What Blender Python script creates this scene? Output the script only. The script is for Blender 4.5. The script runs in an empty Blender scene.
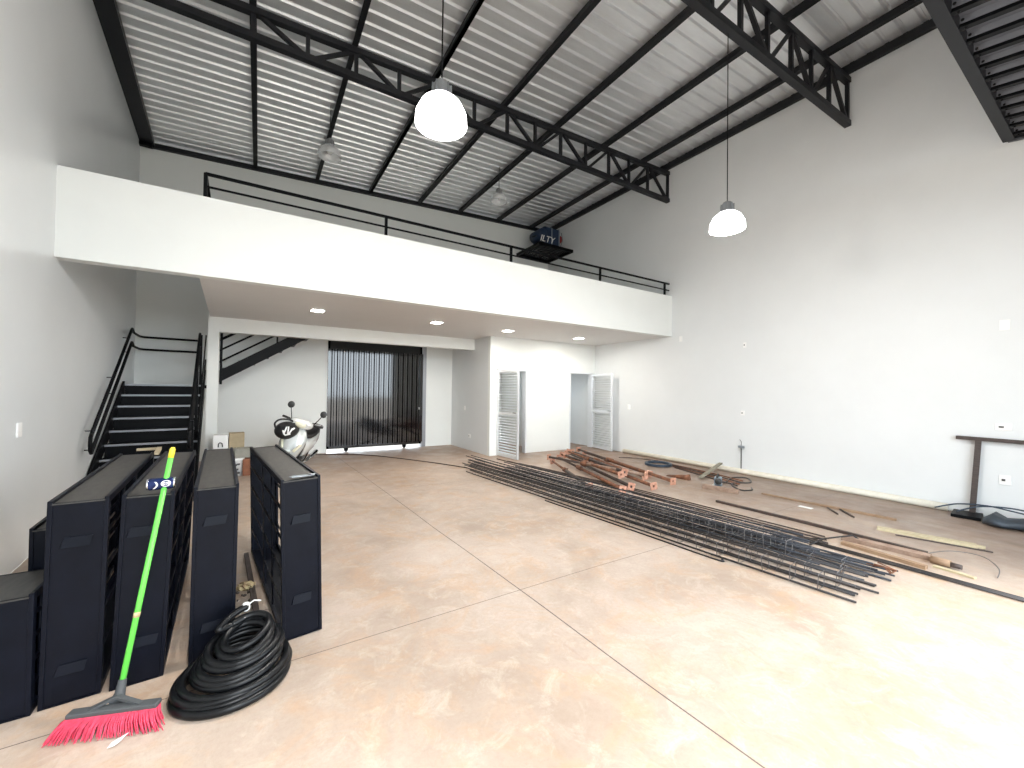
import bpy, bmesh, math, random
from mathutils import Vector, Matrix
random.seed(7)
SC = bpy.context.scene
COL = SC.collection
PI = math.pi
# ------------------------------------------------------------------ room numbers (metres)
H = 1.57
RX, FY, BY, DY, SX = 8.034, 5.856, 10.582, 8.343, 4.648
ZB, ZT = 2.856, 3.784
FRONT = -1.4
def LX(y): return -1.3846 - 0.0648 * y
def ZR(x): return 6.427 + 0.0464 * x
def EX(y): return -0.63 - 0.049 * (y - 6.12)

# ------------------------------------------------------------------ materials
def mat(name, col, rough=0.5, metal=0.0, var=0.0, vscale=8.0, col2=None, bump=0.0, bscale=40.0, spec=None, stretch=None, emit=None, estr=0.0, coat=0.0, alpha=1.0, trans=0.0):
    m = bpy.data.materials.new(name); m.use_nodes = True
    nt = m.node_tree; N = nt.nodes; Lk = nt.links
    b = N['Principled BSDF']
    b.inputs['Base Color'].default_value = (*col, 1)
    b.inputs['Roughness'].default_value = rough
    b.inputs['Metallic'].default_value = metal
    if spec is not None: b.inputs['Specular IOR Level'].default_value = spec
    if coat: b.inputs['Coat Weight'].default_value = coat; b.inputs['Coat Roughness'].default_value = .12
    if alpha < 1: b.inputs['Alpha'].default_value = alpha
    if trans: b.inputs['Transmission Weight'].default_value = trans
    if emit: b.inputs['Emission Color'].default_value = (*emit, 1); b.inputs['Emission Strength'].default_value = estr
    if var or col2 or bump:
        tc = N.new('ShaderNodeTexCoord'); mp = N.new('ShaderNodeMapping')
        if stretch: mp.inputs['Scale'].default_value = stretch
        Lk.new(tc.outputs['Object'], mp.inputs['Vector'])
    if var or col2:
        n = N.new('ShaderNodeTexNoise'); n.inputs['Scale'].default_value = vscale; n.inputs['Detail'].default_value = 5
        n.inputs['Roughness'].default_value = .62
        Lk.new(mp.outputs[0], n.inputs['Vector'])
        r = N.new('ShaderNodeValToRGB'); r.color_ramp.elements[0].position = .36; r.color_ramp.elements[1].position = .66
        c2 = col2 if col2 else tuple(max(0, c * (1 - var)) for c in col)
        r.color_ramp.elements[0].color = (*c2, 1); r.color_ramp.elements[1].color = (*col, 1)
        Lk.new(n.outputs['Fac'], r.inputs['Fac']); Lk.new(r.outputs['Color'], b.inputs['Base Color'])
    if bump:
        n2 = N.new('ShaderNodeTexNoise'); n2.inputs['Scale'].default_value = bscale; n2.inputs['Detail'].default_value = 4
        Lk.new(mp.outputs[0], n2.inputs['Vector'])
        bp = N.new('ShaderNodeBump'); bp.inputs['Strength'].default_value = bump; bp.inputs['Distance'].default_value = .01
        Lk.new(n2.outputs['Fac'], bp.inputs['Height']); Lk.new(bp.outputs['Normal'], b.inputs['Normal'])
    return m

def floor_material():
    m = bpy.data.materials.new('stained_concrete'); m.use_nodes = True
    nt = m.node_tree; N = nt.nodes; L = nt.links; b = N['Principled BSDF']
    geo = N.new('ShaderNodeTexCoord'); P = geo.outputs['Object']
    sep = N.new('ShaderNodeSeparateXYZ'); L.new(P, sep.inputs[0])
    def noise(scale, detail=6, rough=.6, st=(1, 1, 1), dist=0, off=(0, 0, 0), rot=0):
        mp = N.new('ShaderNodeMapping'); mp.inputs['Scale'].default_value = st; mp.inputs['Location'].default_value = off
        mp.inputs['Rotation'].default_value = (0, 0, rot); L.new(P, mp.inputs[0])
        n = N.new('ShaderNodeTexNoise'); n.inputs['Scale'].default_value = scale; n.inputs['Detail'].default_value = detail
        n.inputs['Roughness'].default_value = rough; n.inputs['Distortion'].default_value = dist
        L.new(mp.outputs[0], n.inputs['Vector']); return n.outputs['Fac']
    def ramp(f, p0, p1, c0=(0, 0, 0), c1=(1, 1, 1)):
        r = N.new('ShaderNodeValToRGB'); r.color_ramp.elements[0].position = p0; r.color_ramp.elements[1].position = p1
        r.color_ramp.elements[0].color = (*c0, 1); r.color_ramp.elements[1].color = (*c1, 1); L.new(f, r.inputs[0]); return r.outputs[0]
    def mix(f, a, c, k='MIX'):
        x = N.new('ShaderNodeMix'); x.data_type = 'RGBA'; x.blend_type = k
        if isinstance(f, float): x.inputs[0].default_value = f
        else: L.new(f, x.inputs[0])
        for s, v in ((6, a), (7, c)):
            if isinstance(v, tuple): x.inputs[s].default_value = (*v, 1)
            else: L.new(v, x.inputs[s])
        return x.outputs[2]
    def mth(op, a, c=None):
        x = N.new('ShaderNodeMath'); x.operation = op
        for i, v in enumerate((a, c)):
            if v is None: continue
            if isinstance(v, (int, float)): x.inputs[i].default_value = v
            else: L.new(v, x.inputs[i])
        return x.outputs[0]
    base = mix(ramp(noise(.9, 8, .62, dist=.6), .36, .66), (.36, .28, .22), (.51, .425, .36))
    base = mix(ramp(noise(2.6, 9, .7, dist=1.1, off=(3, 1, 0)), .47, .66), base, mix(.5, base, (.50, .31, .17)))
    base = mix(ramp(noise(5.5, 10, .75, dist=.7, off=(9, 4, 0)), .50, .68), base, mix(.5, base, (.58, .52, .45)))
    base = mix(ramp(noise(3.2, 10, .8, st=(1, .35, 1), dist=1.5, off=(2, 7, 0)), .56, .70), base, mix(.5, base, (.36, .25, .19)))
    base = mix(ramp(noise(34, 8, .8), .45, .75), base, mix(.32, base, (.25, .17, .12)))
    # trodden earth left by the works: along the right wall
    e = mth('SUBTRACT', sep.outputs[0], mth('MULTIPLY', noise(.8, 4, .5, off=(5, 5, 0)), 3.0))
    er = N.new('ShaderNodeMapRange'); er.inputs[1].default_value = 3.0; er.inputs[2].default_value = 5.4; L.new(e, er.inputs[0])
    dirt = mix(ramp(noise(4, 8, .7, st=(1, .4, 1)), .35, .65), (.16, .105, .075), (.30, .215, .165))
    base = mix(mth('MULTIPLY', er.outputs[0], .85), base, dirt)
    e2 = mth('ADD', sep.outputs[1], mth('MULTIPLY', noise(.7, 5, .6, off=(1, 8, 0)), 3.0))
    er2 = N.new('ShaderNodeMapRange'); er2.inputs[1].default_value = 7.0; er2.inputs[2].default_value = 11.0; L.new(e2, er2.inputs[0])
    base = mix(mth('MULTIPLY', er2.outputs[0], .6), base, (.25, .17, .125))  # browner and darker towards the back
    # saw-cut joints
    def joint(sock, pos, w):
        d = mth('ABSOLUTE', mth('SUBTRACT', sock, pos)); return mth('LESS_THAN', d, w)
    wob = mth('MULTIPLY', mth('SUBTRACT', noise(.5, 1, .5), .5), .05)
    jx = mth('ADD', sep.outputs[0], mth('ADD', wob, mth('MULTIPLY', sep.outputs[1], .031)))
    j = mth('MAXIMUM', joint(jx, 1.845, .0045), joint(mth('ADD', sep.outputs[1], wob), 2.64, .0028))
    j = mth('MAXIMUM', j, joint(mth('ADD', sep.outputs[1], wob), 6.3, .003))
    col = mix(j, base, (.09, .065, .055))
    L.new(col, b.inputs['Base Color'])
    L.new(ramp(noise(3, 6, .6, off=(8, 8, 0)), .3, .7, (.34, .34, .34), (.62, .62, .62)), b.inputs['Roughness'])
    bp = N.new('ShaderNodeBump'); bp.inputs['Strength'].default_value = .18; bp.inputs['Distance'].default_value = .01
    L.new(mth('SUBTRACT', noise(22, 6, .7), mth('MULTIPLY', j, 2.0)), bp.inputs['Height']); L.new(bp.outputs[0], b.inputs['Normal'])
    return m

M = {}
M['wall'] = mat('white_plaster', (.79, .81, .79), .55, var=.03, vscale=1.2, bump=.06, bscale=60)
M['wall_side'] = mat('white_plaster_side_dimmed', (.71, .735, .745), .30, var=.04, vscale=.8, bump=.02, bscale=30)  # same white paint as wall, colour lowered so daylight does not burn it out
M['wall_right'] = mat('white_plaster_right_dimmed', (.74, .76, .765), .6, var=.04, vscale=.8, bump=.05, bscale=50)  # same white paint again, rougher, colour lowered against the strong daylight
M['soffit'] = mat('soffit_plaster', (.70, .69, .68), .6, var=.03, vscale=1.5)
M['floor'] = floor_material()
M['ground'] = mat('outside_ground', (.30, .26, .22), .9, var=.2, vscale=.5)
M['roof'] = mat('galvanised_sheet', (.88, .90, .92), .42, .75, var=.14, vscale=1.3, bump=.03, bscale=6, stretch=(.6, 3, 1))
M['steel'] = mat('black_steel', (.003, .0034, .0045), .45, .0, var=.2, vscale=20, spec=.12)
M['truss'] = mat('charcoal_steel', (.009, .010, .013), .5, spec=.3)
M['panel'] = mat('navy_black_steel', (.0045, .006, .012), .42, .0, col2=(.003, .004, .008), vscale=6, bump=.03, bscale=120, spec=.13)
M['panel_top'] = mat('mottled_grey_steel', (.055, .051, .045), .55, col2=(.032, .030, .028), vscale=9, stretch=(4, 1, 1))  # lighter mottled grey for the frame top plates
M['gate'] = mat('gloss_black_gate', (.003, .003, .0045), .07, .0, spec=1.0)
M['tilt'] = mat('grey_gate_sheet', (.10, .108, .13), .5, var=.2, vscale=4)
M['alu'] = mat('white_aluminium', (.72, .74, .76), .35, .2)
M['alu_dark'] = mat('grey_post', (.30, .31, .33), .4, .5)
M['chrome'] = mat('chrome', (.75, .75, .76), .15, 1.0)
M['plastic_w'] = mat('white_plastic', (.86, .86, .85), .35)
M['plastic_d'] = mat('dark_plastic', (.03, .03, .03), .4)
M['glass'] = mat('window_glass', (1, 1, 1), .02, trans=1.0)
_n = M['glass'].node_tree; _n.nodes['Principled BSDF'].inputs['IOR'].default_value = 1.02; _n.nodes['Principled BSDF'].inputs['Roughness'].default_value = 0.0
M['emit'] = mat('lamp_glow', (1, 1, 1), .5, emit=(1, .97, .92), estr=14)
M['shade_lit'] = mat('lit_shade', (.95, .95, .95), .3, emit=(1, .99, .97), estr=3.5)
M['emit_hi'] = mat('lamp_led', (1, 1, 1), .5, emit=(1, .98, .95), estr=40)
M['shade'] = mat('clear_shade', (.85, .87, .88), .12, .0, alpha=.42, spec=.8)
M['lampgrey'] = mat('lamp_housing', (.34, .35, .36), .35, .7)
M['rebar'] = mat('rebar_steel', (.020, .021, .025), .5, .3, col2=(.035, .026, .022), vscale=9)
M['rebar_blue'] = mat('rebar_mill_scale', (.028, .031, .041), .5, .3, col2=(.015, .017, .022), vscale=12)
M['tie'] = mat('stirrup_wire', (.16, .15, .15), .45, .6)
M['rust'] = mat('rusty_tube', (.26, .10, .045), .75, col2=(.10, .045, .028), vscale=14)
M['rust_dk'] = mat('dark_rusty_tube', (.070, .040, .030), .65, col2=(.030, .024, .022), vscale=12)
M['primer'] = mat('orange_primer', (.58, .33, .24), .6, col2=(.40, .18, .11), vscale=22)
M['rust_pale'] = mat('pale_rust', (.34, .24, .18), .7, col2=(.22, .14, .10), vscale=10)
M['wood'] = mat('raw_plank', (.62, .50, .32), .7, col2=(.45, .33, .19), vscale=4, stretch=(9, .8, 9))
M['wood_y'] = mat('yellow_plank', (.56, .49, .33), .7, col2=(.42, .35, .22), vscale=4, stretch=(9, .8, 9))
M['wood_b'] = mat('brown_lath', (.34, .23, .14), .7, col2=(.23, .14, .085), vscale=5, stretch=(9, .8, 9))
M['wood_g'] = mat('weathered_plank', (.34, .32, .25), .75, col2=(.22, .20, .15), vscale=5, stretch=(1, 6, 6))
M['wood_dk'] = mat('dark_timber', (.085, .062, .055), .7, col2=(.045, .034, .03), vscale=5, stretch=(9, 1, 9))
M['pvc'] = mat('cream_pipe', (.78, .73, .62), .4, var=.12, vscale=5)
M['green'] = mat('green_handle', (.16, .78, .10), .35, var=.1, vscale=12)
M['yellow'] = mat('yellow_cap', (.88, .74, .05), .4)
M['bristle'] = mat('pink_bristle', (.85, .06, .13), .5, col2=(.45, .03, .07), vscale=60)
M['brushblock'] = mat('grey_brush_block', (.06, .065, .07), .6)
M['hose'] = mat('black_hose', (.004, .0045, .0055), .33, spec=.25)
M['blue_can'] = mat('blue_can', (.015, .03, .12), .25, .5)
M['silver'] = mat('silver_body', (.62, .66, .66), .25, .45, coat=.4)
M['silver_w'] = mat('pale_silver', (.78, .80, .79), .25, .3, coat=.4)
M['rubber'] = mat('tyre_rubber', (.015, .015, .015), .8)
M['seat'] = mat('black_vinyl', (.012, .012, .013), .45)
M['lens'] = mat('lamp_lens', (.80, .78, .60), .1, .1, coat=.6)
M['card'] = mat('cardboard', (.42, .34, .22), .8, var=.15, vscale=7)
M['card_g'] = mat('grey_carton', (.36, .35, .30), .8, var=.2, vscale=10)
M['brick'] = mat('orange_brick', (.30, .12, .065), .85, var=.25, vscale=16)
M['sheet_blue'] = mat('grey_blue_tarp', (.045, .06, .08), .5, col2=(.02, .026, .034), vscale=5, bump=.5, bscale=9)
M['tool'] = mat('grey_blue_tool', (.26, .33, .40), .4, .3)
M['coil'] = mat('navy_coil', (.035, .055, .085), .4, .2)
M['navy'] = mat('navy_plastic', (.008, .025, .065), .45)
M['red'] = mat('red_plastic', (.30, .02, .02), .5)
M['greyband'] = mat('grey_band', (.22, .25, .28), .5)
M['paper'] = mat('white_paper', (.85, .85, .84), .7)
M['rag'] = mat('crumpled_yellow_paper', (.72, .60, .34), .8, col2=(.35, .22, .12), vscale=25)
M['red_earth'] = mat('red_earth', (.42, .16, .08), .95, var=.3, vscale=30)
M['debris'] = mat('mortar_crumbs', (.10, .08, .07), .95)

# ------------------------------------------------------------------ mesh helpers
class B:
    def __init__(s): s.b = bmesh.new()
    def box(s, c, d, rot=None, bev=0):
        r = bmesh.ops.create_cube(s.b, size=1.0)
        vs = r['verts']
        R = rot if rot is not None else Matrix.Identity(3)
        for v in vs: v.co = R @ Vector((v.co.x * d[0], v.co.y * d[1], v.co.z * d[2])) + Vector(c)
        if bev:
            es = list({e for v in vs for e in v.link_edges})
            bmesh.ops.bevel(s.b, geom=es, offset=bev, segments=2, affect='EDGES', profile=.5)
        return s
    def bx(s, x0, x1, y0, y1, z0, z1, bev=0):
        return s.box(((x0 + x1) / 2, (y0 + y1) / 2, (z0 + z1) / 2), (abs(x1 - x0), abs(y1 - y0), abs(z1 - z0)), bev=bev)
    def bar(s, p, q, w, h, up=(0, 0, 1), ext=0, bev=0):
        p, q = Vector(p), Vector(q); d = q - p; L = d.length + 2 * ext; d.normalize()
        u = Vector(up); x = d.cross(u)
        if x.length < 1e-4: x = d.cross(Vector((0, 1, 0)))
        x.normalize(); z = x.cross(d)
        R = Matrix((x, d, z)).transposed()
        return s.box((p + q) / 2, (w, L, h), R, bev)
    def tube(s, pts, r, n=10, caps=True, closed=False):
        pts = [Vector(p) for p in pts]; k = len(pts); rings = []
        prev = None
        for i, p in enumerate(pts):
            if closed: t = pts[(i + 1) % k] - pts[i - 1]
            elif i == 0: t = pts[1] - p
            elif i == k - 1: t = p - pts[i - 1]
            else: t = (pts[i + 1] - p).normalized() + (p - pts[i - 1]).normalized()
            t.normalize()
            if prev is None:
                a = t.cross(Vector((0, 0, 1)))
                if a.length < 1e-3: a = t.cross(Vector((1, 0, 0)))
            else: a = prev - t * prev.dot(t)
            a.normalize(); prev = a; c = t.cross(a)
            rr = r[i] if isinstance(r, (list, tuple)) else r
            rings.append([s.b.verts.new(p + (a * math.cos(2 * PI * j / n) + c * math.sin(2 * PI * j / n)) * rr) for j in range(n)])
        m = k if closed else k - 1
        for i in range(m):
            A, C = rings[i], rings[(i + 1) % k]
            for j in range(n): f = s.b.faces.new((A[j], A[(j + 1) % n], C[(j + 1) % n], C[j])); f.smooth = True
        if caps and not closed:
            s.b.faces.new(rings[0][::-1]); s.b.faces.new(rings[-1])
        return s
    def lathe(s, prof, c=(0, 0, 0), n=32, rot=None, flute=0, nf=0):
        R = rot if rot is not None else Matrix.Identity(3); rings = []
        for (r, z) in prof:
            ring = []
            for j in range(n):
                a = 2 * PI * j / n; rr = r * (1 + flute * math.cos(nf * a)) if flute else r
                ring.append(s.b.verts.new(R @ Vector((rr * math.cos(a), rr * math.sin(a), z)) + Vector(c)))
            rings.append(ring)
        for A, C in zip(rings, rings[1:]):
            for j in range(n): f = s.b.faces.new((A[j], A[(j + 1) % n], C[(j + 1) % n], C[j])); f.smooth = True
        if prof[0][0] > 1e-5: s.b.faces.new(rings[0][::-1])
        if prof[-1][0] > 1e-5: s.b.faces.new(rings[-1])
        return s
    def shell(s, prof, c=(0, 0, 0), n=32, rot=None):
        R = rot if rot is not None else Matrix.Identity(3); rings = []
        for (r, z) in prof:
            rings.append([s.b.verts.new(R @ Vector((r * math.cos(2 * PI * j / n), r * math.sin(2 * PI * j / n), z)) + Vector(c)) for j in range(n)])
        k = len(rings)
        for i in range(k):
            A, C = rings[i], rings[(i + 1) % k]
            for j in range(n): f = s.b.faces.new((A[j], A[(j + 1) % n], C[(j + 1) % n], C[j])); f.smooth = True
        return s
    def ell(s, c, d, rot=None, u=20, v=12):
        r = bmesh.ops.create_uvsphere(s.b, u_segments=u, v_segments=v, radius=1.0)
        R = rot if rot is not None else Matrix.Identity(3)
        for x in r['verts']:
            x.co = R @ Vector((x.co.x * d[0], x.co.y * d[1], x.co.z * d[2])) + Vector(c)
            for f in x.link_faces: f.smooth = True
        return s
    def prism(s, poly, z0, z1):
        lo = [s.b.verts.new((x, y, z0)) for x, y in poly]; hi = [s.b.verts.new((x, y, z1)) for x, y in poly]
        s.b.faces.new(lo[::-1]); s.b.faces.new(hi); n = len(poly)
        for i in range(n): s.b.faces.new((lo[i], lo[(i + 1) % n], hi[(i + 1) % n], hi[i]))
        return s
    def hexa(s, bot, top):
        lo = [s.b.verts.new(p) for p in bot]; hi = [s.b.verts.new(p) for p in top]
        s.b.faces.new(lo[::-1]); s.b.faces.new(hi); n = len(bot)
        for i in range(n): s.b.faces.new((lo[i], lo[(i + 1) % n], hi[(i + 1) % n], hi[i]))
        return s
    def loft(s, secs, caps=True):
        rings = [[s.b.verts.new(p) for p in q] for q in secs]; n = len(secs[0])
        for A, C in zip(rings, rings[1:]):
            for j in range(n): f = s.b.faces.new((A[j], A[(j + 1) % n], C[(j + 1) % n], C[j])); f.smooth = True
        if caps: s.b.faces.new(rings[0][::-1]); s.b.faces.new(rings[-1])
        return s

def smooth(pts, k=8):
    P = [Vector(p) for p in pts]
    if len(P) < 4: return P
    out = []
    for i in range(len(P) - 1):
        p0, p1, p2, p3 = P[max(i - 1, 0)], P[i], P[i + 1], P[min(i + 2, len(P) - 1)]
        for q in range(k):
            t = q / k; out.append(.5 * ((2 * p1) + (p2 - p0) * t + (2 * p0 - 5 * p1 + 4 * p2 - p3) * t * t + (3 * p1 - p0 - 3 * p2 + p3) * t ** 3))
    return out + [P[-1]]
ROOTM = {}
def finish(name, bb, m, parent=None, world=False, smooth=False):
    bmesh.ops.recalc_face_normals(bb.b, faces=bb.b.faces)
    me = bpy.data.meshes.new(name); bb.b.to_mesh(me); bb.b.free()
    if m: me.materials.append(M[m])
    o = bpy.data.objects.new(name, me); COL.objects.link(o)
    if parent is not None:
        o.parent = parent
        if world and parent.name in ROOTM: o.matrix_parent_inverse = ROOTM[parent.name].inverted()
    return o
def thing(name, label, cat, loc=(0, 0, 0), rot=(0, 0, 0), group=None):
    o = bpy.data.objects.new(name, None); COL.objects.link(o); o.empty_display_size = .1
    o.location = loc; o.rotation_euler = rot; o['label'] = label; o['category'] = cat
    if group: o['group'] = group
    from mathutils import Euler
    ROOTM[o.name] = Matrix.Translation(Vector(loc)) @ Euler(rot).to_matrix().to_4x4()
    return o
def tag(o, label, cat, group=None):
    o['label'] = label; o['category'] = cat
    if group: o['group'] = group
    return o
def place(o, loc):          # move the origin of a one-mesh thing built in world coordinates to its base
    v = Vector(loc); o.data.transform(Matrix.Translation(-v)); o.location = v; return o
def struct(name, bb, m, parent=None):
    o = finish(name, bb, m, parent)
    if parent is None: o['kind'] = 'structure'
    return o
def copy_tree(o, parent=None):
    c = o.copy(); COL.objects.link(c)
    if parent is not None: c.parent = parent
    for ch in list(o.children): copy_tree(ch, c)
    return c
def rotm(ax, a): return Matrix.Rotation(a, 3, ax)

# ================================================================== SETTING
struct('floor', B().prism([(LX(FRONT - .1), FRONT - .1), (RX, FRONT - .1), (RX, BY + .15), (LX(BY), BY + .15)], -.12, 0), 'floor')
struct('ground_outside', B().bx(-60, 70, -60, 70, -.30, -.125), 'ground')
T = .15
def slopewall(y0, y1, x0, x1, z0):
    return B().hexa([(x0, y0, z0), (x1, y0, z0), (x1, y1, z0), (x0, y1, z0)], [(x0, y0, ZR(x0) + .13), (x1, y0, ZR(x1) + .13), (x1, y1, ZR(x1) + .13), (x0, y1, ZR(x0) + .13)])
w = B(); y0, y1 = FRONT - T, BY + T
w.hexa([(LX(y0) - T, y0, 0), (LX(y0), y0, 0), (LX(y1), y1, 0), (LX(y1) - T, y1, 0)],
       [(LX(y0) - T, y0, 6.5), (LX(y0), y0, 6.5), (LX(y1), y1, 6.5), (LX(y1) - T, y1, 6.5)])
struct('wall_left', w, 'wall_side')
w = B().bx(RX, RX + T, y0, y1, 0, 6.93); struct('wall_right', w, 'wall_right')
w = B(); GX0, GX1, GZ = 1.40, 3.885, 2.735
w.bx(LX(BY) - .02, GX0, BY, BY + T, 0, GZ); w.bx(GX1, 4.95, BY, BY + T, 0, GZ); w.bx(5.75, 6.55, BY, BY + T, 0, GZ); w.bx(7.65, RX, BY, BY + T, 0, GZ)
for xa_, xb_ in ((4.95, 5.75), (6.55, 7.65)): w.bx(xa_, xb_, BY, BY + T, 0, 1.3); w.bx(xa_, xb_, BY, BY + T, 2.35, GZ)
a, c = LX(BY) - .02, RX
w.hexa([(a, BY, GZ), (c, BY, GZ), (c, BY + T, GZ), (a, BY + T, GZ)], [(a, BY, ZR(a) + .1), (c, BY, ZR(c) + .1), (c, BY + T, ZR(c) + .1), (a, BY + T, ZR(a) + .1)])
struct('wall_back', w, 'wall')
OX0, OX1, OZ = -.5, 6.3, 4.85
w = B(); w.bx(LX(FRONT) - .02, OX0, FRONT - T, FRONT, 0, OZ); w.bx(OX1, RX, FRONT - T, FRONT, 0, OZ)
w.hexa([(a, FRONT - T, OZ), (c, FRONT - T, OZ), (c, FRONT, OZ), (a, FRONT, OZ)], [(a, FRONT - T, ZR(a) + .1), (c, FRONT - T, ZR(c) + .1), (c, FRONT, ZR(c) + .1), (a, FRONT, ZR(a) + .1)])
struct('wall_front', w, 'wall')
# mezzanine parapet, slab, beam, column
w = B().hexa([(LX(FY), FY, ZB), (RX, FY, ZB), (RX, FY + .15, ZB), (LX(FY + .15), FY + .15, ZB)],
             [(LX(FY), FY, ZT), (RX, FY, ZT), (RX, FY + .15, ZT), (LX(FY + .15), FY + .15, ZT)])
struct('wall_mezzanine', w, 'wall')
w = B(); w.prism([(EX(6.0), FY + .15), (RX, FY + .15), (RX, 9.37), (EX(9.37), 9.37)], ZB, ZB + .15)
w.bx(1.45, RX, 9.37, BY, ZB, ZB + .15)
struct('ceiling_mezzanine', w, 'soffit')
w = B(); w.bx(-.64, SX, 9.19, 9.37, 2.585, ZB); struct('trim_1', w, 'wall')
w = B(); w.bx(-.81, -.64, 9.19, 9.37, 0, ZB); struct('trim_2', w, 'wall')
# washroom block
D1, D2 = (4.83, 5.70), (7.10, 7.92)
w = B()
for x0, x1 in ((SX, D1[0]), (D1[1], D2[0]), (D2[1], RX)): w.bx(x0, x1, DY, DY + .12, 0, 2.08)
w.bx(SX, RX, DY, DY + .12, 2.08, ZB); struct('wall_washroom', w, 'wall')
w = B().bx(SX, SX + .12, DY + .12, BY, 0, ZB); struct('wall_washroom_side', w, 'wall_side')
w = B().bx(6.3, 6.42, DY + .12, BY, 0, ZB); struct('wall_washroom_middle', w, 'wall')
for wi, (xa_, xb_) in enumerate(((4.95, 5.75), (6.55, 7.65))):
    w = B(); ya_, yb_ = BY + .02, BY + .08
    for q in (xa_, (xa_ + xb_) / 2 - .02, xb_ - .04): w.bx(q, q + .04, ya_, yb_, 1.3, 2.35)
    w.bx(xa_, xb_, ya_, yb_, 1.3, 1.34); w.bx(xa_, xb_, ya_, yb_, 2.31, 2.35)
    wn = struct('window_%d' % (wi + 1), w, 'alu')
    finish('window_glass', B().bx(xa_ + .04, xb_ - .04, BY + .045, BY + .05, 1.34, 2.31), 'glass', wn)
# roof sheet: trapezoidal ribs running with the slope
w = B(); prof = []; y = FRONT - .3; pitch = .212
while y < BY + .2:
    prof += [(y, 0), (y + .150, 0), (y + .168, .030), (y + .194, .030)]; y += pitch
x0, x1 = LX(BY) - .3, RX + .3
Aa = [w.b.verts.new((x0, py, ZR(x0) + .115 + pz)) for py, pz in prof]; Bb = [w.b.verts.new((x1, py, ZR(x1) + .115 + pz)) for py, pz in prof]
for i in range(len(prof) - 1): w.b.faces.new((Aa[i], Aa[i + 1], Bb[i + 1], Bb[i]))
o = struct('ceiling', w, 'roof'); md = o.modifiers.new('thickness', 'SOLIDIFY'); md.thickness = .003; md.offset = 1
# ------------------------------------------------------------------ washroom doors
def louver_door(idx, name, hx, hy, fx, fy, x0, x1):
    w = B(); t = .035
    w.bx(x0 - .0, x0 + t, DY - .015, DY + .13, 0, 2.08); w.bx(x1 - t, x1, DY - .015, DY + .13, 0, 2.08); w.bx(x0, x1, DY - .015, DY + .13, 2.045, 2.08)
    fr = struct(name, w, 'alu')
    p, q = Vector((hx, hy, 0)), Vector((fx, fy, 0)); d = (q - p); Ln = d.length; d.normalize()
    n = Vector((d.y, -d.x, 0))
    P = lambda s, z, o=0: p + d * s + n * o + Vector((0, 0, z))
    w = B()
    w.bar(P(.025, .02), P(.025, 2.05), .04, .05, up=d); w.bar(P(Ln - .025, .02), P(Ln - .025, 2.05), .04, .05, up=d)
    for z in (.05, 1.03, 2.02): w.bar(P(0.05, z), P(Ln - .05, z), .035, .06)
    leaf = finish('door_leaf', w, 'alu', fr)
    w = B(); z = .105
    while z < 1.97:
        if abs(z - 1.03) > .04:
            c = P(Ln / 2, z); ax = Matrix((d, n, Vector((0, 0, 1)))).transposed()
            w.box(c, (Ln - .1, .040, .006), ax @ rotm('X', math.radians(-22)))
        z += .062
    finish('louver_slats', w, 'alu', fr)
    w = B(); side = -1 if idx == 1 else -1
    for o_ in (-.045, .045):
        w.bar(P(Ln - .04, 1.06, o_), P(Ln - .15, 1.06, o_), .018, .018); w.tube([P(Ln - .04, 1.06, o_ * .2), P(Ln - .04, 1.06, o_)], .012, 8)
    h = finish('door_handle', w, 'chrome', fr)
    w = B(); w.bar(P(Ln - .025, .92, -.026), P(Ln - .025, 1.12, -.026), .008, .035, up=n); finish('lock_plate', w, 'chrome', fr)
    if idx == 2:
        w = B(); w.bar(P(.05, 1.03, -.03), P(Ln - .08, 1.03, -.03), .012, .02); w.box(P(Ln * .55, 1.03, -.035), (.06, .03, .05)); finish('slide_bolt', w, 'steel', fr)
    return fr
louver_door(1, 'door_1', 4.85, DY - .02, 4.905, 7.49, *D1)
louver_door(2, 'door_2', 7.90, DY - .02, 7.775, 7.43, *D2)
# ------------------------------------------------------------------ rear sliding gate
gate = struct('door_3', B().bx(GX0 + .0, 3.752, BY + .02, BY + .03, .12, 2.70), 'gate')
w = B(); x = GX0 + .03; P_ = []
while x < 3.70: P_ += [(x, 0), (x + .05, 0), (x + .07, -.035), (x + .105, -.035)]; x += .125
lo = [w.b.verts.new((px, BY + .015 + py, .14)) for px, py in P_]; hi = [w.b.verts.new((px, BY + .015 + py, 2.52)) for px, py in P_]
for i in range(len(P_) - 1): w.b.faces.new((lo[i], lo[i + 1], hi[i + 1], hi[i]))
o = finish('corrugated_sheet', w, 'gate', gate)
w = B(); w.bx(GX0, 3.752, BY - .03, BY + .03, .09, .15); w.bx(GX0, 3.752, BY - .03, BY + .03, 2.52, 2.72); w.bx(GX0, GX0 + .045, BY - .03, BY + .03, .09, 2.72); w.bx(3.70, 3.752, BY - .03, BY + .03, .09, 2.72)
finish('gate_frame', w, 'gate', gate)
for gx in (1.85, 3.3):
    w = B().lathe([(.045, -.015), (.045, .015)], (gx, BY + .0, .047), 20, rotm('X', PI / 2)); w.bx(gx - .05, gx + .05, BY - .015, BY + .015, .06, .10); finish('gate_wheel', w, 'steel', gate)
w = B().bx(3.66, 3.70, BY - .05, BY - .03, 1.02, 1.08); w.tube([(3.68, BY - .06, 1.03), (3.68, BY - .08, 1.05), (3.68, BY - .06, 1.08)], .006, 6); finish('gate_latch', w, 'chrome', gate)
struct('trim_3', B().bx(3.765, 3.885, BY - .005, BY + T, 0, 2.735), 'alu_dark')
struct('trim_4', B().bx(-2.02, SX, BY - .012, BY - .0, 0, .0), 'wall') if False else None
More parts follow.
